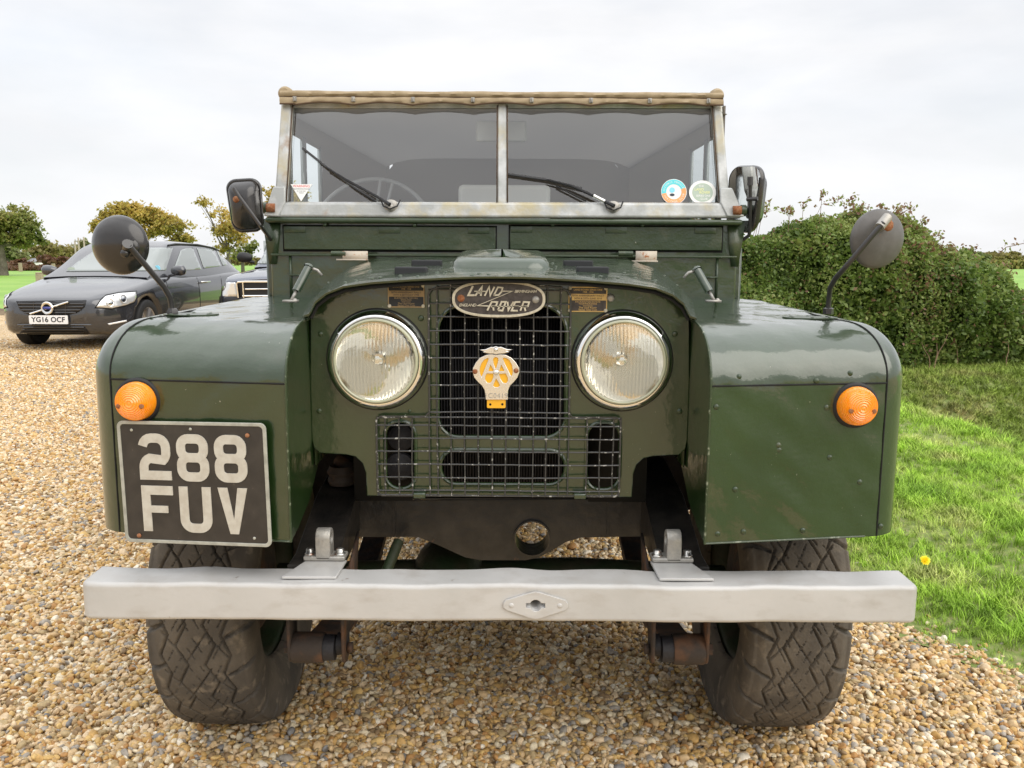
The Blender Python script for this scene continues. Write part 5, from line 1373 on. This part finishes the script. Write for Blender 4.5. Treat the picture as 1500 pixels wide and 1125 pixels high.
# ================================================================== GRAVEL AND GRASS (scattered stones and tufts)
def scatter(name, pts, rot, scl, protos, m, kind='stuff'):
    pc = bpy.data.collections.new(name+'_kinds')
    for me in protos:
        me.materials.append(M[m]); o = bpy.data.objects.new(name+'_piece', me); pc.objects.link(o)
    me = bpy.data.meshes.new(name); n = len(pts); me.vertices.add(n); me.vertices.foreach_set('co', np.asarray(pts, 'f').ravel())
    a = me.attributes.new('rot', 'FLOAT_VECTOR', 'POINT'); a.data.foreach_set('vector', np.asarray(rot, 'f').ravel())
    a = me.attributes.new('scl', 'FLOAT_VECTOR', 'POINT'); a.data.foreach_set('vector', np.asarray(scl, 'f').ravel())
    o = bpy.data.objects.new(name, me); COL.objects.link(o); me.materials.append(M[m]); tag(o, kind=kind)
    ng = bpy.data.node_groups.new(name, 'GeometryNodeTree')
    ng.interface.new_socket('Geometry', in_out='INPUT', socket_type='NodeSocketGeometry'); ng.interface.new_socket('Geometry', in_out='OUTPUT', socket_type='NodeSocketGeometry')
    gi = ng.nodes.new('NodeGroupInput'); go = ng.nodes.new('NodeGroupOutput'); ip = ng.nodes.new('GeometryNodeInstanceOnPoints')
    ci = ng.nodes.new('GeometryNodeCollectionInfo'); ci.inputs['Collection'].default_value = pc; ci.inputs['Separate Children'].default_value = True; ci.inputs['Reset Children'].default_value = True
    def attr(nm):
        q = ng.nodes.new('GeometryNodeInputNamedAttribute'); q.data_type = 'FLOAT_VECTOR'; q.inputs['Name'].default_value = nm; return q.outputs['Attribute']
    l = ng.links.new; l(gi.outputs[0], ip.inputs['Points']); l(ci.outputs[0], ip.inputs['Instance']); ip.inputs['Pick Instance'].default_value = True
    l(attr('rot'), ip.inputs['Rotation']); l(attr('scl'), ip.inputs['Scale']); l(ip.outputs[0], go.inputs[0])
    md = o.modifiers.new('scatter', 'NODES'); md.node_group = ng; return o
protos = []
for k in range(9):
    bm = bmesh.new(); bmesh.ops.create_icosphere(bm, subdivisions=2, radius=1)
    rr = random.Random(k); ax = [Vector((rr.gauss(0, 1), rr.gauss(0, 1), rr.gauss(0, 1))).normalized() for _ in range(7)]; cutd = [rr.uniform(.55, .9) for _ in ax]
    for v in bm.verts:
        for a, d in zip(ax, cutd):
            t = v.co.dot(a)
            if t > d: v.co -= a*(t-d)*.85
        v.co.x *= 1.15; v.co.z *= .62
    me = bpy.data.meshes.new('pebble'); bm.to_mesh(me); bm.free(); me.polygons.foreach_set('use_smooth', [True]*len(me.polygons)); protos.append(me)
def region(n, y0, y1, fx0, fx1):     # random spots, denser near the camera
    y = rng.uniform(y0, y1, n); x = rng.uniform(0, 1, n); x = fx0(y)+(fx1(y)-fx0(y))*x; return x, y
LX_ = lambda y: -(.66*y+.35)
PX, PY, PS = [], [], []
def add(x, y, s): PX.append(x); PY.append(y); PS.append(s)
def dens(y0, y1, d, s0, s1, fx0, fx1):
    area = sum((fx1(np.array([q]))[0]-fx0(np.array([q]))[0])*(y1-y0)/40 for q in np.linspace(y0, y1, 41)[:-1]); n = int(max(area, 0)*d)
    yy = rng.uniform(y0, y1, n*2); w = fx1(yy)-fx0(yy); keep = rng.uniform(0, w.max(), n*2) < w; yy = yy[keep][:n]
    xx = fx0(yy)+(fx1(yy)-fx0(yy))*rng.uniform(0, 1, len(yy)); add(xx, yy, rng.uniform(s0, s1, len(xx))*(1+.5*(rng.uniform(0, 1, len(xx)) > .93)))
RXf = lambda y: np.minimum(.66*y+.35, edge_x(y)+.10)
dens(1.7, 3.4, 8800, .0058, .0115, LX_, RXf)
dens(3.4, 5.2, 5600, .0070, .0130, LX_, RXf)
dens(5.2, 8.5, 3800, .0080, .013, LX_, lambda y: 1.5+0*y)
dens(8.5, 13, 1500, .0085, .014, LX_, lambda y: -2.0+0*y)
# a few stones strayed into the grass edge
n = 500; yy = rng.uniform(1.8, 4, n); add(edge_x(yy)+np.abs(rng.normal(0, .12, n)), yy, rng.uniform(.006, .012, n))
X = np.concatenate(PX); Y = np.concatenate(PY); Sx = np.concatenate(PS); n = len(X)
Z = gz_np(X, Y)+rng.uniform(.000, .009, n)*(.6+.4*(Y < 5))
rot = np.stack([rng.normal(0, .5, n), rng.normal(0, .5, n), rng.uniform(0, 6.28, n)], -1)
scl = Sx[:, None]*rng.uniform(.75, 1.3, (n, 3))
scatter('gravel', np.stack([X, Y, Z], -1), rot, scl, protos, 'pebble')
print('pebbles', n)
def tuft(seed, nb, h, w, lean):
    r = random.Random(seed); b = bmesh.new()
    for _ in range(nb):
        a = r.uniform(0, 2*pi); ox, oy = r.gauss(0, .012), r.gauss(0, .012); hh = h*r.uniform(.5, 1.15); ln = lean*r.uniform(.3, 1.4)*hh; ww = w*r.uniform(.7, 1.2)
        dx, dy = cos(a), sin(a); px, py = -dy, dx; prev = None
        for k in range(4):
            t = k/3; cx = ox+dx*ln*t*t; cy = oy+dy*ln*t*t; cz = hh*(t-.18*t*t*ln/h); q = ww*(1-t)**.7
            if k < 3: cur = (b.verts.new((cx-px*q, cy-py*q, cz)), b.verts.new((cx+px*q, cy+py*q, cz)))
            else: cur = (b.verts.new((cx, cy, cz)),)
            if prev: b.faces.new((prev[0], prev[1], cur[1], cur[0]) if len(cur) == 2 else (prev[0], prev[1], cur[0]))
            prev = cur
    me = bpy.data.meshes.new('tuft'); b.to_mesh(me); b.free(); return me
GXs, GYs, GS = [], [], []
def gr(y0, y1, d, fx0, fx1, s0, s1, out):
    n = int((y1-y0)*d*6); yy = rng.uniform(y0, y1, n); xx = rng.uniform(0, 8, n); k = (xx > fx0(yy)) & (xx < fx1(yy)) & (xx < .66*yy+.5); out.append((xx[k], yy[k], rng.uniform(s0, s1, k.sum())))
A = []
gr(1.6, 5, 2100, lambda y: edge_x(y)-.02, lambda y: 3.6+0*y, .7, 1.25, A); gr(5, 9, 900, lambda y: edge_x(y), lambda y: 3.6+0*y, .8, 1.3, A)
gr(9, 15, 140, lambda y: edge_x(y), lambda y: 3.6+0*y, 1, 1.6, A)
X, Y, Sx = [np.concatenate([a[k] for a in A]) for k in range(3)]
e = X-edge_x(Y); keep = rng.uniform(0, 1, len(X)) < np.clip(.25+e*3.2, 0, 1); 
patchy = np.sin(X*5.1+1.3*np.sin(Y*3.7))*np.sin(Y*4.3+X*2.1); keep &= (rng.uniform(0, 1, len(X)) < .80+.30*patchy)
X, Y, Sx = X[keep], Y[keep], Sx[keep]; Sx = Sx*(.62+.38*np.clip((X-edge_x(Y))/.5, 0, 1))*(1+.25*np.sin(X*7+Y*3))
Sx = np.where((X > 3.0) & (X < 3.35), Sx*1.25, Sx)
n = len(X); rot = np.stack([rng.normal(0, .12, n), rng.normal(0, .12, n), rng.uniform(0, 6.28, n)], -1)
scatter('verge_grass', np.stack([X, Y, gz_np(X, Y)+.004], -1), rot, np.repeat(Sx[:, None], 3, 1), [tuft(k, 16, .046, .0016, .55+.25*(k % 3)) for k in range(6)], 'grass_blade')
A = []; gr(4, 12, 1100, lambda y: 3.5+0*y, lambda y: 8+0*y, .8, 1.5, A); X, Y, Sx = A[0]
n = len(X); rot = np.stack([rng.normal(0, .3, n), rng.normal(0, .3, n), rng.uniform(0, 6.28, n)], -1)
scatter('ditch_grass', np.stack([X, Y, gz_np(X, Y)+.004], -1), rot, np.repeat(Sx[:, None], 3, 1), [tuft(20+k, 14, .05, .0028, 1.0) for k in range(5)], 'grass_shaded')
print('tufts', n)

# ================================================================== LEAVES, HEDGES, TREES
def leaf_mat(name, cols, trans=.45, rough=.5):
    m, nt, b = nodes(name); L = nt.links.new; at = N(nt, 'ShaderNodeAttribute', attribute_name='tint')
    r = ramp(nt, [(k/(len(cols)-1), c) for k, c in enumerate(cols)])
    L(at.outputs['Fac'], r.inputs[0]); L(r.outputs[0], b.inputs['Base Color']); b.inputs['Roughness'].default_value = rough
    tl = N(nt, 'ShaderNodeBsdfTranslucent'); L(r.outputs[0], tl.inputs[0]); mx = N(nt, 'ShaderNodeMixShader', ins={0: trans}); L(b.outputs[0], mx.inputs[1]); L(tl.outputs[0], mx.inputs[2]); L(mx.outputs[0], nt.nodes['Material Output'].inputs[0])
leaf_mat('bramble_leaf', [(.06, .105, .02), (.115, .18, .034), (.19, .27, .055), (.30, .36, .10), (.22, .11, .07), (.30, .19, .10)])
leaf_mat('oak_gold', [(.24, .22, .05), (.40, .33, .08), (.56, .41, .10), (.66, .46, .14)])
leaf_mat('oak_green', [(.13, .16, .04), (.21, .25, .06), (.32, .31, .09), (.44, .36, .13)])
leaf_mat('far_green', [(.14, .17, .06), (.20, .23, .08), (.27, .26, .10)])
leaf_mat('far_olive', [(.19, .18, .06), (.28, .24, .08), (.36, .28, .11)])
leaf_mat('far_red', [(.12, .06, .035), (.18, .09, .05), (.16, .12, .06)])
mat('bark', (.10, .085, .065), .9, col2=(.17, .15, .12), vs=3, bump=(8, .8, .05))
mat('stem_brown', (.16, .09, .055), .8, col2=(.25, .17, .10), vs=10)
def leaves(name, C, size, m, parent=None, upbias=.3, aspect=.6, tint=None, spread=.35):
    n = len(C); nrm = rng.normal(0, 1, (n, 3)); nrm[:, 2] += upbias*2; nrm /= np.linalg.norm(nrm, axis=1)[:, None]
    t = np.cross(nrm, rng.normal(0, 1, (n, 3))); t /= np.linalg.norm(t, axis=1)[:, None]; s = np.cross(nrm, t)
    Ls = (size*rng.uniform(.6, 1.35, n))[:, None]; f = .25*Ls*nrm
    a = C-t*Ls; c = C+t*Ls; l = C+s*Ls*aspect+f; r = C-s*Ls*aspect+f
    V = np.stack([a, r, c, l], 1).reshape(-1, 3); k = np.arange(n)[:, None]*4
    T = np.concatenate([k+[0, 1, 2], k+[0, 2, 3]], 0)
    me = npmesh(name, V, tris=T); at = me.attributes.new('tint', 'FLOAT', 'POINT')
    tv = rng.uniform(0, 1, n) if tint is None else tint; at.data.foreach_set('value', np.repeat(tv, 4).astype('f'))
    return link(me, name, m, parent, smooth=0)
def noise3(p, s, seed=0):
    r = np.random.default_rng(seed); o = np.zeros(len(p))
    for k in range(6):
        d = r.normal(0, 1, 3); d /= np.linalg.norm(d); o += np.sin((p@d)*s*(1+.5*k)+r.uniform(0, 6.28))/(1+.4*k)
    return o/3
# bramble hedge on the right
HT = [(1.2, 1.52), (2.4, 1.66), (2.8, 1.66), (3.2, 1.76), (3.7, 1.74), (4.3, 1.66), (4.8, 1.44), (5.1, 1.30), (5.35, 1.18), (5.7, 1.02), (6.0, .87), (6.3, .72), (6.7, .56), (8, .42), (16, .40)]
def hfront(x): return 8.7+.30*np.clip(x-3.9, -3, 8)
n = 125000; x = 1.2+12*rng.uniform(0, 1, n)**1.35; top_ = np.interp(x, [h[0] for h in HT], [h[1] for h in HT])
u = rng.uniform(0, 1, n); surf = rng.uniform(0, 1, n) < .72
a = rng.uniform(0, 1, n)
# cross-section: bulging front face then rounded top
th = a*pi*.62; bulge = .95; yc = hfront(x)+1.0; y = yc-np.cos(th)*bulge*(.85+.25*np.sin(th*2)); z = np.where(th < pi/2, np.sin(th)**.8, np.sin(th))*top_
P0 = np.stack([x, y, z], -1); nz = noise3(P0, 2.2, 3)*.22+noise3(P0, 6, 4)*.11+noise3(P0, 15, 44)*.06
sc = 1+nz-rng.exponential(.07, n); y = yc+(y-yc)*sc; z = z*(.97+nz*.75-np.abs(rng.normal(0, .02, n)))-.03
C = np.stack([x, y, z], -1)+rng.normal(0, .02, (n, 3)); C[:, 2] = np.maximum(C[:, 2], gz_np(C[:, 0], C[:, 1])+.02)
tint = np.clip(.33+.22*noise3(C, 2.0, 9)+.18*noise3(C, 8.0, 10)+rng.normal(0, .13, n)+.12*(C[:, 2]/1.6-.5), 0, .62); rd = rng.uniform(0, 1, n); red = (noise3(C, 1.5, 12) > .25) & (rd < .18) | (rd < .04); tint = np.where(red, rng.uniform(.7, 1, n), tint)  # tint rises with height, the brighter lit top put into the leaf colour
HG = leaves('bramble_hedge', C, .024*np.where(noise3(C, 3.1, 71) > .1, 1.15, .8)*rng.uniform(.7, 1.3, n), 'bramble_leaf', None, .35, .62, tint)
tag(HG, 'overgrown bramble hedge with reddish leaves behind the grassy ditch on the right', 'hedge')
b = MB(); random.seed(4)
for k in range(26):                  # woody stems near its foot and bare shoots on top
    x = random.uniform(2, 10); y = float(hfront(x))+random.uniform(-.1, .3); q = random.uniform(-.12, .12); r_ = random.uniform(.5, 1); b.tube([(x+q*t*(1+t)+.015*sin(9*t+k), y-.10*t+.25*t*t, .62*t*r_) for t in (0, .2, .4, .6, .8, 1)], [.006, .0055, .005, .004, .003, .002], 5)
shoots = []
for k in range(34):
    x = random.uniform(1.5, 6.0); zt_ = float(np.interp(x, [h[0] for h in HT], [h[1] for h in HT])); y = float(hfront(x))+random.uniform(.6, 1.1); dx = random.uniform(-.25, .3); hh = random.uniform(.02, .17)
    pts = [(x, y, zt_-.2), (x+dx*.4, y-.03, zt_+hh*.6), (x+dx, y-.08, zt_+hh)]; b.tube(pts, [.003, .0022, .0015], 5)
    for _ in range(22): t = random.random()*1.3-.3; p = Vector(pts[1]).lerp(Vector(pts[2]), t); shoots.append(p+Vector((random.gauss(0, .025), random.gauss(0, .025), random.gauss(0, .025))))
def shoot(pix, Y):
    pts = [P(u, v, Y) for u, v in pix]; b.tube(pts, [.006]+[.004]*(len(pts)-2)+[.002], 5)
    for a, c in zip(pts, pts[1:]):
        for _ in range(7): shoots.append(a.lerp(c, random.random())+Vector((random.gauss(0, .03), 0, random.gauss(0, .03))))
shoot([(1300, 335), (1312, 320), (1328, 308), (1341, 305)], 8.9); shoot([(1462, 372), (1474, 362), (1492, 358), (1512, 354)], 8.9)
b.build('stem', 'stem_brown', HG); leaves('shoot_leaves', np.array([list(s) for s in shoots]), .024, 'bramble_leaf', HG, .2, .6, rng.uniform(.5, 1, len(shoots)))
# fence posts and low greenery inside hedge core so that no sky shows through its foot
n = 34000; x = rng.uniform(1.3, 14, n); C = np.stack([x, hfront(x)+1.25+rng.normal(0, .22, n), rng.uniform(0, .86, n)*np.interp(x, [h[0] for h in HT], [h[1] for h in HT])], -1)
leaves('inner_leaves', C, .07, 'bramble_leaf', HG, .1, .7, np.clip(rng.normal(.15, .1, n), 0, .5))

def tree(name, label, base, h, clumps, nl, lsize, lm, group=None, trunk=True, tr=.14, cat='tree', lean=0, hollow=.25, gap=-.02):
    base = Vector(base); rt = root(name, base, label, cat, group, off=(0, 0, 0)); ROOTOFF[rt.name] = Vector((0, 0, 0))
    sub = []
    for c in clumps:
        sub.append((c[0], c[1], c[2], c[3]*.62, c[4]*.62))
        for _ in range(11):
            d = Vector((random.gauss(0, 1), random.gauss(0, 1), random.gauss(0, .9))).normalized(); f = random.uniform(.28, .50); e = random.uniform(.45, .95)
            sub.append((c[0]+d.x*c[3]*e, c[1]+d.y*c[3]*e, c[2]+d.z*c[4]*e, c[3]*f, c[4]*f))
    base_cl = clumps; clumps = sub
    w = np.array([c[3]**2*c[4] for c in clumps]); w = w/w.sum(); Cs = []
    for c, q in zip(clumps, w):
        n = int(nl*q); d = rng.normal(0, 1, (n, 3)); d /= np.linalg.norm(d, axis=1)[:, None]; r = np.minimum(np.abs(rng.normal(0, .62, n)), 1.35)
        p = d*r[:, None]; nn = noise3(d*c[3]+np.array(c[:3]), 3.2/c[3]**.5, int(c[0]*13) % 97+5); p *= (1+.6*nn)[:, None]
        p = p*np.array([c[3], c[3], c[4]])+np.array(c[:3]); g = noise3(p, 2.2/(.25*c[3]+.3), 21)+.5*noise3(p, 6.5/(.25*c[3]+.3), 22); k = g > gap+.2*rng.uniform(-1, 1, n); Cs.append(p[k])
    C = np.concatenate(Cs); tint = np.clip(.5+.35*noise3(C, 1.6, 31)+rng.normal(0, .16, len(C)), 0, 1)
    leaves('crown', C, lsize, lm, rt, .3, .7, tint)
    if trunk:
        clumps = base_cl; b = MB(); tz = min(c[2]-c[4]*.4 for c in clumps); top = Vector((lean, 0, max(tz, h*.22)))
        b.tube([(0, 0, -.05), (lean*.3, 0, top.z*.5), top], [tr*1.35, tr, tr*.85], 9)
        for c in clumps:
            e = Vector(c[:3]); m_ = top.lerp(e, .5)+Vector((0, 0, -.05*h*random.random())); b.tube([top-Vector((0, 0, .05)), m_, e, e+(e-m_)*.35], [tr*.55, tr*.35, tr*.15, tr*.05], 6)
            for _ in range(4):
                q = e+Vector((random.gauss(0, .55)*c[3], random.gauss(0, .5)*c[3], random.uniform(-.2, .75)*c[4])); b.tube([m_.lerp(e, random.random()), q], [tr*.16, tr*.04], 4)
        b.build('trunk', 'bark', rt)
    return rt
def gpos(u, Y): p = P(u, 400, Y); return Vector((p.x, Y, 0))
def clump(u, v, Y, ru, rv, b0): p = P(u, v, Y)-b0; return (p.x, random.uniform(-.3, .3)*ru*Y/F, p.z, ru*Y/F, rv*Y/F)
def ptree(name, label, ub, Y, cl, nl, ls, lm, **k):
    b0 = gpos(ub, Y); c = [clump(u, v, Y, ru, rv, b0) for u, v, ru, rv in cl]; h = max(q[2]+q[4] for q in c); return tree(name, label, b0, h, c, nl, ls, lm, **k)
TG = 'trees along the far field edges'
ptree('oak_tree', 'large green and bronze oak at the far left edge of the field', 4, 62, [(-6, 330, 34, 26), (22, 322, 28, 22), (46, 340, 24, 17), (10, 350, 30, 14), (-24, 350, 26, 20), (58, 352, 12, 9)], 52000, .115, 'oak_green', group=TG, tr=.3)
ptree('oak_tree', 'wide golden autumn oak behind the grey estate car', 205, 60, [(160, 318, 22, 17), (186, 308, 24, 15), (214, 315, 28, 20), (244, 332, 28, 18), (262, 350, 18, 12), (205, 342, 30, 16), (146, 336, 15, 10)], 56000, .11, 'oak_gold', group=TG, tr=.3)
ptree('ash_tree', 'thin half-bare golden tree between the two parked cars', 336, 50, [(300, 298, 17, 9), (320, 312, 20, 14), (336, 332, 24, 16), (350, 350, 22, 15), (330, 362, 20, 12), (312, 336, 12, 12)], 16000, .075, 'oak_gold', group=TG, tr=.13, hollow=.02, gap=.12)
ptree('ash_tree', 'green-gold tree behind the windscreen pillar on the left', 412, 44, [(398, 285, 12, 17), (406, 305, 17, 20), (395, 330, 13, 12), (430, 300, 26, 30), (452, 322, 22, 18)], 26000, .07, 'oak_gold', group=TG, tr=.15, gap=-.05)
ptree('hawthorn_tree', 'dark green bush-like tree at the foot of the half-bare tree', 356, 48, [(352, 372, 16, 9), (362, 366, 10, 8), (374, 360, 8, 8)], 9000, .07, 'oak_green', group=TG, tr=.1)
far = [(14, 370, 26, 14, 'far_green', 'pale green rounded tree beyond the field, below the big oak'), (60, 366, 24, 13, 'far_olive', 'olive tree beyond the field, second from the left in the far row'), (86, 368, 20, 11, 'far_olive', 'broad olive tree left of the wooden poles'), (104, 369, 16, 10, 'far_olive', 'olive tree just behind the wooden poles'), (123, 361, 13, 9, 'far_green', 'dark distant tree between the wooden poles'), (134, 372, 16, 9, 'far_olive', 'bronze tree right of the wooden poles, half hidden by the round mirror')]
for k, (u, v, ru, rv, lm, lb) in enumerate(far): ptree('distant_tree', lb, u, 130+6*k, [(u, v, ru*.7, rv), (u-ru*.45, v+4, ru*.6, rv*.75), (u+ru*.45, v+4, ru*.6, rv*.75)], 4200, .32, lm, group='distant trees on the left', tr=.25)
for k, (u, v, ru, rv, lb) in enumerate(((66, 381, 13, 8, 'reddish rounded bush at the far side of the left field'), (91, 382, 12, 6, 'smaller reddish bush beside the round reddish bush'), (30, 386, 18, 7, 'low brown bush under the big oak at the far left'), (8, 388, 14, 6, 'low dark bush at the left edge under the big oak'))):
    ptree('far_bush', lb, u, 92+2*k, [(u, v, ru, rv), (u+ru*.5, v+2, ru*.6, rv*.7)], 2200, .22, 'far_red', group='bushes across the left field', trunk=False, cat='bush')
def hedge_line(name, label, u0, u1, vt, vb, Y, lm, n):
    a = P(u0, vb, Y); c = P(u1, vb, Y); ht = P(u0, vt, Y).z; L_ = (c-a).x
    x = rng.uniform(0, 1, n)*L_+a.x; z = rng.uniform(0, 1, n)**.7*ht*(1+.12*np.sin(x*.9)); y = Y+rng.normal(0, .5, n)*(1-z/ht*.5)
    o = leaves(name, np.stack([x, y, np.maximum(z, .02)], -1), .25, lm, None, .3, .7); tag(o, label, 'hedge'); return o
hedge_line('field_hedge', 'low brown hedge at the far side of the left field', -60, 330, 391, 399, 86, 'far_red', 9000)
hedge_line('field_hedge', 'long olive hedge line far behind the wooden poles', -80, 420, 377, 384, 150, 'far_olive', 9000)
hedge_line('field_hedge', 'dark hedge line beyond the bright green field on the right', 1380, 1640, 383.5, 390, 100, 'oak_green', 8000)
for k, (u, v, ru, rv, lm, lb) in enumerate(((1424, 374, 12, 9, 'far_green', 'pale rounded tree beyond the hedge, leftmost of the far right row'), (1440, 377, 12, 7, 'far_green', 'small green tree next to the pale tree on the far right'), (1456, 376, 18, 8, 'far_olive', 'wide bronze tree over the far right field'), (1480, 378, 12, 7, 'far_olive', 'low bronze tree between the wide one and the sparse one'), (1484, 373, 7, 4, 'far_olive', 'tiny sparse tree at the right edge of the skyline'), (1496, 379, 10, 7, 'far_olive', 'bronze tree cut by the right edge of the picture'))):
    ptree('distant_tree', lb, u, 112+4*k, [(u, v, ru, rv), (u+ru*.3, v+4, ru*.7, rv*.6)], 2600, .26, lm, group='distant trees on the right', tr=.15)
# timber poles, shed, fence posts
mat('pole_wood', (.30, .26, .20), .9, col2=(.40, .35, .28), vs=6); mat('pale_wall', (.75, .74, .72), .8); mat('roof_grey', (.22, .22, .23), .8); mat('post_wood', (.38, .31, .22), .9, col2=(.26, .21, .15), vs=20)
for k, (u, vtp, lb) in enumerate(((109.5, 353, 'left leg of the twin timber power pole'), (114.5, 348, 'middle timber power pole, the tallest of the three'), (122.5, 347, 'right-hand timber power pole near the dark distant tree'))):
    Y = 120; p = P(u, vtp, Y); rt = root('utility_pole', (p.x, Y, 0), lb, 'pole', 'timber power poles', off=(0, 0, 0)); ROOTOFF[rt.name] = Vector((0, 0, 0))
    MB().tube([(0, 0, 0), (0, 0, p.z)], [.16, .11], 8).build('pole_shaft', 'pole_wood', rt)
    b = MB(); b.box(-.55, .55, -.06, .06, p.z-.55, p.z-.42)
    for dx in (-.45, 0, .45): b.tube([(dx, 0, p.z-.42), (dx, 0, p.z-.2)], .05, 6)
    b.build('crossarm', 'pole_wood', rt)
p = P(48, 384, 125); rt = root('shed', (p.x, 125, 0), 'low white-walled shed far across the left field', 'building', off=(0, 0, 0)); ROOTOFF[rt.name] = Vector((0, 0, 0))
MB().box(-.75, .75, 0, 3, 0, p.z).build('wall', 'pale_wall', rt)
b = MB(); b.prism([(-.9, -.1, p.z), (.9, -.1, p.z), (.9, 1.5, p.z+.5), (-.9, 1.5, p.z+.5)], (0, 0, .08)); b.prism([(-.9, 3.1, p.z), (.9, 3.1, p.z), (.9, 1.5, p.z+.5), (-.9, 1.5, p.z+.5)], (0, 0, .08)); b.build('roof', 'roof_grey', rt)
for (u, v0, v1, Y, lb) in ((57.5, 399, 412, 21.5, 'pale short fence post just behind the grey estate bonnet'), (29.5, 385, 398, 80, 'thin fence post under the far left oak'), (78, 386, 398, 80, 'thin fence post below the red bushes'), (5, 387, 399, 80, 'thin fence post at the left edge of the picture')):
    p = P(u, v0, Y); w = .07 if Y < 30 else .12; b = MB(); b.box(p.x-w, p.x+w, Y-w, Y+w, 0, p.z-.03); b.prism([(p.x-w, Y-w, p.z-.03), (p.x+w, Y-w, p.z-.03), (p.x+w, Y+w, p.z-.03), (p.x-w, Y+w, p.z-.03)], (0, 0, .03))
    o = b.build('fence_post', 'post_wood', None, bevel=.01); tag(o, lb, 'post', 'fence posts on the left')
# dandelion
mat('petal', (.95, .72, .01), .5); mat('stalk', (.10, .20, .03), .6)
p = G(1353, 826, .07); rt = root('dandelion', (p.x, p.y, .05), 'single yellow dandelion flower in the verge beside the bumper end', 'flower', off=(0, 0, 0)); ROOTOFF[rt.name] = Vector((0, 0, 0))
MB().tube([(0, 0, 0), (.004, 0, .02), (.002, -.004, .035)], .0015, 6).build('stalk', 'stalk', rt)
b = MB()
for k in range(64):
    a = k*2.4; f = k/64; r1 = .021*(1-.75*f); tl = .002+.007*f; w_ = .16+.1*f; n_ = Vector((.05, -.75, .66)).normalized(); e1 = n_.orthogonal().normalized(); e2 = n_.cross(e1); o_ = Vector((.002, -.004, .035))
    q = lambda r, t, h: o_+(e1*cos(t)+e2*sin(t))*r+n_*h
    b.face([q(.001, a, 0), q(r1*.9, a-w_, tl), q(r1, a, tl+.001), q(r1*.9, a+w_, tl)])
b.build('flower_head', 'petal', rt)

# ================================================================== SKY AND SUN
SUN_EL, SUN_AZ = R(38), R(128)       # azimuth measured clockwise from +Y: behind the camera on the right
sd = Vector((sin(SUN_AZ)*cos(SUN_EL), cos(SUN_AZ)*cos(SUN_EL), sin(SUN_EL)))
ld = bpy.data.lights.new('sun', 'SUN'); lo = bpy.data.objects.new('sun', ld); COL.objects.link(lo); lo.rotation_euler = sd.to_track_quat('Z', 'Y').to_euler(); lo.location = (5, -5, 12)
ld.energy = 1.45; ld.angle = R(62); ld.color = (1, .94, .85)
w = bpy.data.worlds.new('World'); scene.world = w; w.use_nodes = True; nt = w.node_tree; L = nt.links.new; bg = nt.nodes['Background']
sky = N(nt, 'ShaderNodeTexSky', sky_type='NISHITA', sun_disc=False); sky.sun_elevation = SUN_EL; sky.sun_rotation = SUN_AZ; sky.air_density = 1; sky.dust_density = 2
tc = N(nt, 'ShaderNodeTexCoord'); sx = N(nt, 'ShaderNodeSeparateXYZ'); L(tc.outputs['Generated'], sx.inputs[0])
mp = N(nt, 'ShaderNodeMapping'); mp.inputs['Scale'].default_value = (1, 1, 3.2); L(tc.outputs['Generated'], mp.inputs[0])
n1 = N(nt, 'ShaderNodeTexNoise', ins={'Scale': 2.4, 'Detail': 7, 'Roughness': .55, 'Distortion': .3}); L(mp.outputs[0], n1.inputs['Vector'])
cv = N(nt, 'ShaderNodeMapRange', ins={'From Min': .34, 'From Max': .62, 'To Min': .80, 'To Max': 1.0}); L(n1.outputs[0], cv.inputs[0])
n2 = N(nt, 'ShaderNodeTexNoise', ins={'Scale': 4.2, 'Detail': 6, 'Roughness': .5}); L(mp.outputs[0], n2.inputs['Vector'])
br = N(nt, 'ShaderNodeMapRange', ins={'From Min': .3, 'From Max': .7, 'To Min': 6.55, 'To Max': 7.35}); L(n2.outputs[0], br.inputs[0])
el = N(nt, 'ShaderNodeMapRange', ins={'From Min': .30, 'From Max': .9, 'To Min': 1.0, 'To Max': 2.3}); L(sx.outputs[2], el.inputs[0])
mu = N(nt, 'ShaderNodeMath', operation='MULTIPLY'); L(br.outputs[0], mu.inputs[0]); L(el.outputs[0], mu.inputs[1])
cl = N(nt, 'ShaderNodeVectorMath', operation='SCALE'); cl.inputs[0].default_value = (.985, .99, 1.01); L(mu.outputs[0], cl.inputs['Scale'])
mx = N(nt, 'ShaderNodeMix', data_type='RGBA', clamp_result=False); L(cv.outputs[0], mx.inputs[0]); L(sky.outputs[0], mx.inputs[6]); L(cl.outputs[0], mx.inputs[7])
L(mx.outputs[2], bg.inputs[0]); bg.inputs[1].default_value = .110
scene.view_settings.view_transform = 'Standard'; scene.view_settings.look = 'None'; scene.view_settings.exposure = .40; scene.view_settings.gamma = 1
scene.cycles.max_bounces = 10; scene.cycles.transparent_max_bounces = 12; scene.cycles.sample_clamp_indirect = 6
for o in [o for o in bpy.data.objects if o.name.startswith('tmp')]: bpy.data.objects.remove(o)

for o in list(CAR.children_recursive)+list(V.children_recursive)+list(E.children_recursive):
    if o.type == 'MESH' and o.name.split('.')[0] in ('rivet', 'bolt', 'screw', 'panel_flange', 'clip', 'tab_hole', 'flap_hinge', 'panel_edge', 'window_channel', 'horn', 'rust_spot', 'door_handle', 'door_gap', 'side_window', 'sticker', 'dark_field', 'edge_trim', 'badge_boss', 'hook', 'spring_hanger'):
        split_islands(o)
CAR['label'] = 'dark green vintage off-road car with silver bumper and tan canvas hood, nearest of all'
E['label'] = 'dark blue four-wheel drive with chrome grille between the grey estate and the green car'
